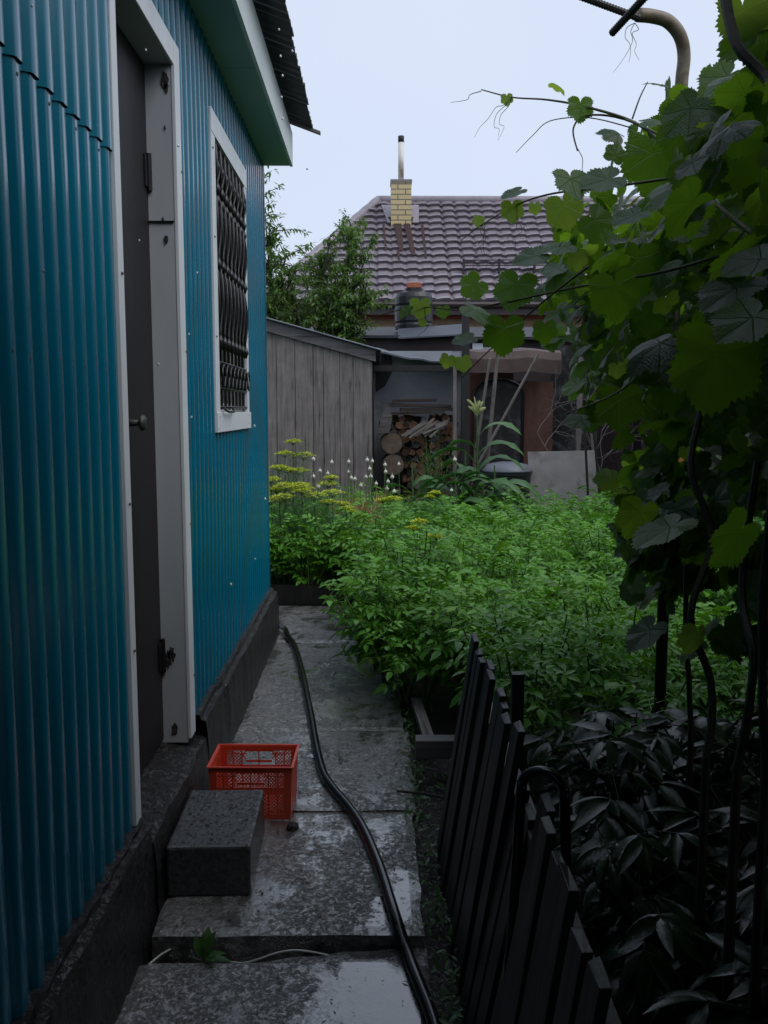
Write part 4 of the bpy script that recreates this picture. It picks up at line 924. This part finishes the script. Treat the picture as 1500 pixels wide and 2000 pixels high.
# dark fence added on the right to block horizon light, and shrubs
t = thing('light_block_fence', 'dark board fence added behind the vine to block low light from the right', 'fence', (3.6, 6, 0)); mb = MB()
for i in range(46): mb.box(-.012, .012, -5+i*.25, -5+i*.25+.235, 0, 1.75+jit(.04))
mb.build('boards', M['fencewood'], t).name = 'board_panel'
mb = MB(); mb.box(.02, .06, -5, 6.4, .4, .48); mb.box(.02, .06, -5, 6.4, 1.4, 1.48); mb.build('rail', M['fencewood'], t)
broadtree('hazel_bush', 'dark bush standing behind the right end of the rusty sheets', 'bush', (3.4, 11.3, 0), [(-.4, 0, 2.6), (0, -.3, 2.9), (.4, 0, 2.7), (-.2, .2, 3.1), (.3, -.3, 2.2), (-.5, -.2, 2.0)], 30, 1, 'apple', .10)
rt = broadtree('sky_block_tree', 'dark leafy tree added on the right to block the low sky', 'tree', (5.2, 7.6, 0), [(-.9, 0, 3.2), (.2, .6, 4.2), (.9, -.2, 3.6), (-.3, -.9, 3.4), (.3, .9, 2.6), (-.8, .6, 2.3), (.7, .7, 3.0), (0, 0, 4.5), (-.6, -.5, 2.6), (.1, -1.0, 2.2)], 30, 1, 'apple', .14, grp='trees added on the right to block the low sky')  # trees added to keep low sky out of the blue wall's reflection
for k_, (x_, y_) in enumerate(((5.0, 5.2), (5.4, 2.6), (5.1, .2), (5.6, 10.2))): dup(rt, (x_, y_, 0), rz=1.3+k_, sc=1.0+.08*k_)
q = at(1325, 890, Y=6.5); mb = MB(); mb.lathe([(.06, 0), (.075, .14), (.08, .15), (.08, .16), (.07, .16)], (0, 0, 0), 18)
mb2 = MB(); mb2.box(-.05, .05, -.05, .05, 0, q.z-.05); one('wooden_post', mb2, M['oldwood'], 'grey post carrying the orange pot beyond the vine', 'post', loc=(q.x, 6.5, 0))
one('orange_pot', mb, M['orange'], 'small orange pot on a post seen through a gap in the vine', 'pot', loc=(q.x, 6.5, q.z-.05))
# neighbour's roof seen through the upper vine
nb = thing('garage', 'small building with a white eave showing through the vine top right', 'building', (5.2, 9.0, 0))
mb = MB(); mb.box(-.9, 3, 0, 3, 0, 4.35); mb.build('wall', M['plaster'], nb)
mb = MB(); mb.prism([(-1.4, -.3, 4.35), (3.2, -.3, 5.6), (3.2, -.3, 5.75), (-1.4, -.3, 4.5)], (0, 3.6, 0)); mb.build('roof', M['gutter'], nb)
# ------------------------------------------------------------------ trellis pipe and grapevine
px_, py_ = at(1332, 170, Y=3.0).x, 3.0
tp = thing('trellis_pipe', 'tall metal pipe with a bent rusty top carrying the grapevine', 'pipe', (px_, py_, -.09))
arcp = [at(*p, Y=Y_) for p, Y_ in (((1330, 260), 3.0), ((1331, 165), 3.0), ((1336, 110), 2.99), ((1328, 70), 2.97), ((1305, 42), 2.95), ((1275, 32), 2.93), ((1245, 29), 2.91))]
off = Vector((px_, py_, -.09))
mb = MB(); mb.tube([(0, 0, 0), (0, 0, arcp[0].z+.09)], .02, 12); mb.build('upright', M['darkpipe'], tp, smooth=True)
mb = MB(); mb.tube([p-off for p in smoothpath(arcp, 5)], .0205, 14); mb.build('bent_top', M['pipe'], tp, smooth=True)
def rebar(a, b, Ya, Yb, label, r=.011):
    p, q = at(*a, Y=Ya), at(*b, Y=Yb); n = 90; mb = MB(); mb.tube([p.lerp(q, i/n) for i in range(n+1)], [r*(1.12 if i % 3 == 0 else .95) for i in range(n+1)], 8); one('rebar', mb, M['darkpipe'], label, 'rod', 'ribbed rods over the vine trellis')
rebar((1196, 64), (1300, -50), 2.88, 2.6, 'short ribbed steel rod crossing the bent pipe end'); rebar((1250, 36), (1085, -25), 2.86, 2.86, 'long ribbed steel rod running left from the bent pipe end')
vine = thing('grapevine', 'big grapevine with broad wet leaves covering the trellis on the right', 'grapevine', (1.15, 2.3, -.05))
vo = Vector((1.15, 2.3, -.05))
Tg = [[], [], []]; rg = [[], [], []]; Ty = []; cane = MB(); shoot = MB()
def leaf(p, d, up, s, young=False, w=None, rv_=None):
    if young: Ty.append(tf(p-vo, d, up, s))
    else:
        w = random.randrange(3) if w is None else w; Tg[w].append(tf(p-vo, d, up, s)); rg[w].append(random.random() if rv_ is None else rv_)
# trellis curtain
def inside(x, y, z):
    e = .16*noise.noise(Vector((x*3, y*3, z*3)))+.08*noise.noise(Vector((x*8, y*8, z*8)))
    xl = .78+.16*max(0, (1.55-z))-.18*max(0, 1-abs(z-1.75)/.45)
    zt = 2.30+.0*y; zb = 1.03-.30*min(1, max(0, 2.3-y))*(1 if x > 1.1 else .1)
    ye = 3.35
    return xl+e < x < 1.75 and y < ye+e and zb+e < z < zt+e
n = 0
while n < 9000:
    x, y, z = random.uniform(.5, 1.75), random.uniform(-1.0, 3.6), random.uniform(.6, 2.5)  # stretch beside and behind the camera is added, unseen, to darken the near wall
    if not inside(x, y, z): continue
    # faces point up and outwards (toward the light on the path side), tips hang down
    n += 1; a = random.uniform(0, 6.28); leaf(Vector((x, y, z)), (math.cos(a)*.8-.3, math.sin(a)*.8-.1, random.uniform(-1.1, -.1)), (jit(.7)-.5, jit(.8)+.1, random.uniform(.2, 1.2)), random.uniform(.038, .068))
for i in range(1500):
    y = random.uniform(2.0, 3.2); x = y*random.uniform(.275, .52)+.02; z = random.uniform(.84, 1.2)
    if noise.noise(Vector((x*4, y*4, z*4))) < .02+.9*(1.10-z)-1.2*(x/y-.38): continue
    a = random.uniform(0, 6.28); leaf(Vector((x, y, z)), (math.cos(a)*.8-.3, math.sin(a)*.8-.1, random.uniform(-1.1, -.1)), (jit(.7)-.5, jit(.8)+.1, random.uniform(.2, 1.2)), random.uniform(.04, .068))
# overhead arbour mostly above the frame, leaf cover shaped to shade the near area
for i in range(2600):
    x, y, z = random.uniform(-.35, 2.6), random.uniform(-.8, 2.1), random.uniform(2.5, 2.8)
    if y > 1.15+max(0, x)*.75: continue
    a = random.uniform(0, 6.28); leaf(Vector((x, y, z)), (math.cos(a), math.sin(a), -.4), (jit(.5), jit(.5), 1), random.uniform(.06, .10))
# outer right side closing curtain
for i in range(900):
    x, y, z = random.uniform(1.5, 2.3), random.uniform(.3, 3.4), random.uniform(.5, 2.6)
    a = random.uniform(0, 6.28); leaf(Vector((x, y, z)), (math.cos(a), math.sin(a), -.6), (jit(.8), jit(.8), 1), random.uniform(.06, .10))
# scattered lower-left drapes with dark leaves
for (px, py, Y, s, d, up, yg) in [
    # px, py, depth, size(m), tip dir, normal, young
    (1133, 205, 2.6, .062, (.0, 0, -1), (.1, -1, .25), 0), (990, 190, 2.9, .032, (.1, 0, -1), (0, -1, .2), 1), (1085, 165, 2.7, .045, (.9, .2, -.3), (.2, -.2, 1), 1),
    (1290, 165, 2.6, .06, (-1, 0, .25), (.1, -.4, 1), 0), (1262, 238, 2.4, .05, (.9, -.2, .05), (0, -.7, 1), 0), (1275, 300, 2.35, .12, (-.1, 0, -1), (0, -1, .2), 0),
    (1205, 262, 2.4, .06, (-1, 0, .5), (.2, -.6, .6), 0), (1200, 305, 2.3, .045, (.3, 0, .8), (.1, -1, .1), 0), (1010, 375, 2.6, .062, (-.7, -.1, -.3), (-.2, -.5, 1), 0),
    (1115, 350, 2.4, .085, (.1, -.3, -.5), (.1, -.5, 1), 0), (1000, 405, 2.6, .055, (.05, 0, -1), (0, -1, .1), 1), (1100, 400, 2.5, .085, (.3, 0, -1), (0, -1, .1), 1),
    (1045, 402, 2.7, .032, (.2, 0, -1), (0, -1, .2), 1), (935, 428, 2.7, .03, (-.2, 0, -1), (0, -1, .2), 1), (1190, 350, 2.2, .09, (-.9, 0, -.2), (.3, -.6, .8), 0),
    (1330, 360, 2.0, .10, (-.8, -.2, -.5), (-.3, -.5, 1), 0), (1360, 400, 2.0, .07, (-.2, 0, -1), (.6, -1, .1), 1), (1240, 420, 2.1, .07, (-.7, -.1, -.3), (-.1, -.5, 1), 0),
    (1160, 430, 2.3, .08, (.6, 0, -.5), (.1, -1, .3), 0), (1100, 480, 2.3, .075, (-.8, -.1, -.1), (.0, -.5, 1), 0), (1190, 470, 2.2, .08, (.3, .0, -.3), (0, -.5, 1), 0),
    (1250, 505, 2.2, .115, (.05, 0, -1), (0, -1, .15), 0), (1130, 500, 2.3, .045, (.1, 0, -1), (.1, -1, .1), 1), (1050, 500, 2.3, .08, (-.8, .1, -.2), (0, -.6, .9), 0),
    (930, 555, 2.4, .06, (-.6, 0, -.5), (0, -1, .2), 0), (1010, 555, 2.3, .09, (-.2, -.1, -.6), (-.1, -.6, 1), 0), (820, 595, 2.5, .05, (.0, 0, -1), (.1, -1, .2), 1),
    (795, 605, 2.5, .038, (-.5, -.2, -.7), (-.5, -.5, .6), 0), (865, 605, 2.5, .032, (.1, 0, -1), (0, -1, .2), 0), (825, 628, 2.5, .02, (.2, 0, -1), (0, -1, .1), 1),
    (925, 605, 2.2, .085, (.8, -.1, -.35), (.2, -.45, 1), 0), (985, 640, 2.2, .085, (.0, 0, -1), (.1, -1, .1), 0), (915, 662, 2.3, .055, (-1, -.1, -.25), (0, -.5, 1), 0),
    (875, 700, 2.5, .035, (-.3, 0, -1), (0, -1, .1), 1), (903, 705, 2.5, .04, (.2, 0, -1), (0, -1, .1), 1), (1065, 640, 2.2, .05, (.1, 0, -1), (0, -1, .1), 0),
    (1290, 670, 1.5, .085, (-.9, -.1, -.45), (-.4, -.5, 1), 0), (1340, 710, 1.5, .11, (-1, -.1, -.35), (-.2, -.6, .8), 0), (1400, 690, 1.4, .12, (-.1, 0, -1), (.1, -1, .1), 0),
    (1210, 780, 1.9, .085, (.0, 0, -1), (.1, -1, .15), 0), (1135, 820, 2.0, .05, (-1, 0, .0), (0, -.6, 1), 0), (1205, 718, 1.8, .028, (.1, 0, -1), (0, -1, 0), 1),
    (1195, 935, 2.1, .05, (-.8, 0, .1), (0, -1, .6), 1), (1225, 970, 2.2, .05, (-.2, 0, -1), (0, -1, .1), 1), (1250, 1000, 2.0, .085, (-.3, .0, -.9), (.3, -1, .0), 0),
    (1310, 1030, 1.8, .11, (-1, -.2, -.5), (-.3, -.1, 1), 0), (1260, 1070, 2.2, .07, (-.4, 0, -1), (.6, -1, .0), 0), (1340, 880, 2.2, .03, (0, 0, -1), (0, -1, 0), 1),
    (1440, 1040, 1.6, .10, (-.7, -.1, -.9), (.8, -.6, .3), 0), (1360, 1240, 1.8, .06, (-.2, -.1, -1), (.5, -1, 0), 1), (1270, 1230, 1.9, .085, (-1, -.2, -.9), (-.6, -.2, 1), 0),
    (1470, 620, 1.3, .08, (-.8, -.1, -.5), (-.3, -.6, .9), 0), (1440, 560, 1.5, .09, (-.9, -.1, -.6), (-.4, -.5, 1), 0), (1450, 20, 1.9, .09, (.1, 0, -1), (0, -1, .1), 1),
    (1480, 65, 1.9, .10, (-.8, 0, -.4), (-.1, -1, .3), 0), (1420, 150, 2.0, .085, (-.7, .1, -.5), (-.1, -.8, .7), 0), (1340, 250, 2.2, .10, (-.3, 0, -1), (0, -1, .2), 0),
    (1450, 300, 1.8, .10, (-.3, 0, -.9), (.2, -1, .3), 0), (1400, 245, 2.0, .08, (-.2, 0, -1), (.5, -1, .2), 1), (1200, 560, 1.9, .09, (.2, 0, -1), (.1, -1, .3), 0)]:
    leaf(at(px, py, Y=Y), d, up, s*.80, bool(yg), rv_=random.random())
def shootline(pts, r0, r1, tw=None, m=None):
    P = smoothpath([at(a, b, Y=Y) for a, b, Y in pts], 6); mb = m or shoot; nn = len(P); mb.tube([p-vo for p in P], [r0+(r1-r0)*i/(nn-1) for i in range(nn)], 6); return P
shootline([(1500, 480, 1.9), (1400, 400, 2.1), (1330, 320, 2.3), (1250, 245, 2.5), (1150, 210, 2.6), (1070, 195, 2.75), (1000, 190, 2.9), (940, 175, 3.0)], .006, .0018)
shootline([(1420, 340, 2.1), (1240, 240, 2.5), (1150, 225, 2.6), (1120, 250, 2.6), (1128, 295, 2.6)], .004, .002)
shootline([(1235, 250, 2.5), (1150, 230, 2.6), (1075, 236, 2.7), (1040, 265, 2.75), (1008, 298, 2.8)], .002, .0008)
shootline([(1235, 232, 2.5), (1250, 190, 2.5), (1265, 160, 2.5)], .0025, .0015); shootline([(940, 178, 3.0), (918, 185, 3.0), (912, 195, 3.0), (880, 200, 3.05)], .0015, .0006)
shootline([(1330, 345, 2.2), (1190, 365, 2.3), (1080, 378, 2.5), (1010, 400, 2.6), (940, 440, 2.7), (900, 470, 2.75)], .004, .0012)
shootline([(1500, 470, 1.8), (1300, 530, 2.0), (1130, 560, 2.2), (990, 590, 2.3), (900, 605, 2.4), (830, 600, 2.5), (760, 610, 2.6), (690, 635, 2.7)], .004, .001)
shootline([(1150, 520, 2.1), (1060, 590, 2.2), (960, 680, 2.4), (900, 740, 2.5)], .003, .001); shootline([(1500, 640, 1.4), (1300, 700, 1.6), (1200, 770, 1.8), (1100, 810, 2.0)], .003, .0015)
shootline([(1415, -20, 1.8), (1440, 90, 1.75), (1500, 160, 1.7), (1540, 240, 1.6)], .010, .011, m=cane)
for k in range(16):
    px, py, Y = random.choice([(1000, 190, 2.9), (1128, 290, 2.6), (1010, 400, 2.6), (940, 440, 2.7), (830, 600, 2.5), (1240, 45, 2.9), (1235, 250, 2.5), (880, 640, 2.5), (970, 660, 2.4), (1100, 470, 2.3)])
    x_, y_ = px, py; pts = [(x_, y_, Y)]; 
    for q_ in range(5): x_ += jit(14)-4; y_ += random.uniform(4, 26); pts.append((x_, y_, Y))
    shootline(pts, .0012, .0005)
for pts in ([(1380, 1480, 1.75), (1390, 1330, 1.8), (1350, 1200, 1.85), (1390, 1050, 1.9), (1350, 900, 1.95), (1400, 700, 2.0)], [(1440, 1500, 1.6), (1470, 1300, 1.6), (1450, 1150, 1.7), (1480, 900, 1.7)], [(1495, 1500, 1.5), (1490, 1200, 1.5), (1510, 900, 1.5)], [(1350, 1420, 2.3), (1340, 1200, 2.3), (1345, 950, 2.3)]):
    P = shootline(pts, .0085, .007, m=cane) if pts[0][0] != 1350 else shootline(pts, .008, .006, m=cane)
    cane.tube([(P[0].x-vo.x, P[0].y-vo.y, 0), P[0]-vo], [.012, .0085], 6)
cane.build('trunk', M['cane'], vine, wob=.004); shoot.build('shoot', M['shoot'], vine, smooth=True)
ls = [cloud('foliage', (G1, G2, G3)[i], Tg[i], M['grape'], None, rg[i]) for i in range(3)]
with bpy.context.temp_override(active_object=ls[0], selected_editable_objects=ls, selected_objects=ls): bpy.ops.object.join()
ls[0].parent = vine; [cloud('young_leaf', (G1, G2, G3)[i_ % 3], [t_], M['grapeyoung'], vine) for i_, t_ in enumerate(Ty)]
# ------------------------------------------------------------------ peonies below the vine
def peony_parts(seed, h=.55, r=.32, n=15):
    rr = random.Random(seed); T = []; mb = MB(); rn = []
    for i in range(n):
        a = rr.uniform(0, 6.28); tip = Vector((math.cos(a)*r*rr.uniform(.3, 1), math.sin(a)*r*rr.uniform(.3, 1), h*rr.uniform(.7, 1.0))); mid = tip*.5+Vector((0, 0, .08)); mb.tube([(0, 0, 0), mid, tip], [.006, .005, .003], 5, False)
        for k in range(5):
            f = .4+.6*k/4; p = (mid.lerp(tip, f*2-1) if f > .5 else Vector((0, 0, 0)).lerp(mid, f*2)); a1 = a+k*2.2+rr.uniform(-.4, .4); d = Vector((math.cos(a1), math.sin(a1), rr.uniform(-.1, .5))).normalized(); L = rr.uniform(.10, .16); q = p+d*L; mb.tube([p, q], .002, 4, False)
            sd = d.cross(Vector((0, 0, 1))).normalized()
            for (u, v_, s) in ((1, 0, .15), (.7, .6, .13), (.7, -.6, .13), (.4, .9, .11), (.4, -.9, .11)):
                T.append(tf(q-d*(.03 if abs(v_) > .8 else 0), d*u+sd*v_+Vector((0, 0, -.25+rr.uniform(-.2, .15))), (0, 0, 1), s*rr.uniform(.8, 1.15), rr.uniform(-.5, .5))); rn.append(rr.random())
    return T, mb, rn
PL = oval_template(.34, .16, .3, 4)
pe = []
for s in range(3):
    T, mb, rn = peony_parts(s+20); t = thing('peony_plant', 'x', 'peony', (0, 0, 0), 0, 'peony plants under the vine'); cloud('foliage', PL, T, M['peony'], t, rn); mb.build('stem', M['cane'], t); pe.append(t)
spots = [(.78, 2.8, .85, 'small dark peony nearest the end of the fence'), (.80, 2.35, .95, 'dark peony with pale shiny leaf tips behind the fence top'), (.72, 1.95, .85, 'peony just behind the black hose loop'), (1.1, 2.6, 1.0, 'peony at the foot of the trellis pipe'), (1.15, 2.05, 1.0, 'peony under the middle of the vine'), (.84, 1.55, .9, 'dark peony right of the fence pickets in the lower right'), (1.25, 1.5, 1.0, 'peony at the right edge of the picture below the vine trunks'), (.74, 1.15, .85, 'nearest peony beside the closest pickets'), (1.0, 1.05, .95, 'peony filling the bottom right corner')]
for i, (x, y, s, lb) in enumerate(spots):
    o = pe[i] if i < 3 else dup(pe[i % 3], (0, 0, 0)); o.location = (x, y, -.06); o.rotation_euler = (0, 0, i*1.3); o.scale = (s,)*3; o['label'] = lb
# ------------------------------------------------------------------ litter, small weeds and water drops
T = []
for i in range(3900):
    if random.random() < .45: x, y = random.uniform(.13, .26), random.uniform(1.2, 3.9); z = -.03
    elif random.random() < .5: x, y = random.uniform(-.6, .13), random.uniform(2.3, 5.3); z = .004
    elif random.random() < .15: x, y = random.uniform(-.6, .10), random.uniform(1.5, 2.18); z = -.031
    else: continue
    if i < 260: x, y, z = -.487+jit(.11), 2.65+jit(.185), .153
    elif -.62 < x < -.35 and 2.44 < y < 3.15: continue
    T.append(tf((x, y, z+.001), (jit(1), jit(1), jit(.15)), (jit(.3), jit(.3), 1), random.uniform(.006, .022)))
litter = cloud('leaf_litter', oval_template(.4, .2, .15, 1), T, simple('dead_litter', (.012, .009, .007), (.05, .035, .022), .5, 30)); tag(litter, 'small dark bits of dead leaves scattered on the wet path', 'litter', kind='stuff')
T = []
for (cx_, cy_, n_, r_) in ((.17, 2.75, 50, .05), (.14, 2.95, 40, .05), (.15, 3.35, 60, .05), (.16, 3.7, 70, .06), (.2, 2.2, 40, .06), (-.25, 4.55, 14, .03), (-.14, 3.45, 12, .03), (-.2, 3.25, 10, .02), (.0, 4.1, 14, .06), (.2, 1.8, 60, .06), (.17, 2.4, 60, .05), (.19, 2.0, 50, .05), (.15, 3.1, 40, .04), (.3, 3.3, 60, .1), (.17, 3.9, 50, .06)):
    for i in range(n_): T.append(tf((cx_+random.gauss(0, r_*.5), cy_+random.gauss(0, r_*1.6), random.uniform(-.03, .02)), (jit(1), jit(1), random.uniform(.1, 1)), (jit(.4), jit(.4), 1), random.uniform(.014, .035)))
tag(cloud('path_weeds', OV, T, M['weed']), 'tufts of small green weeds along the path edge', 'weeds', kind='stuff')
dr = MB()
for (px, py, Y) in [(86, 530, 1.3), (385, 533, 2.4), (310, 712, 2.0), (285, 98, 2.2), (374, 815, 2.6), (498, 1092, 3), (451, 1142, 2.8), (272, 470, 2.2), (348, 285, 2.4), (369, 653, 2.4), (497, 832, 3.4), (545, 58, 3), (552, 148, 3.3), (548, 110, 3), (550, 190, 3.5), (552, 232, 4), (571, 100, 3), (62, 12, 1.4), (518, 975, 3.4), (600, 330, 4)]:
    q = at(px, py, Y=Y); r = .0022*Y/1.5*random.uniform(.7, 1); dr.lathe([(r*.2, -r), (r*.8, -r*.6), (r, 0), (r*.7, r*.8), (r*.2, r*1.5)], q, 8)
tag(dr.build('rain_drops', M['drop'], smooth=True), 'bright falling rain drops in front of the blue wall', 'rain', kind='stuff')
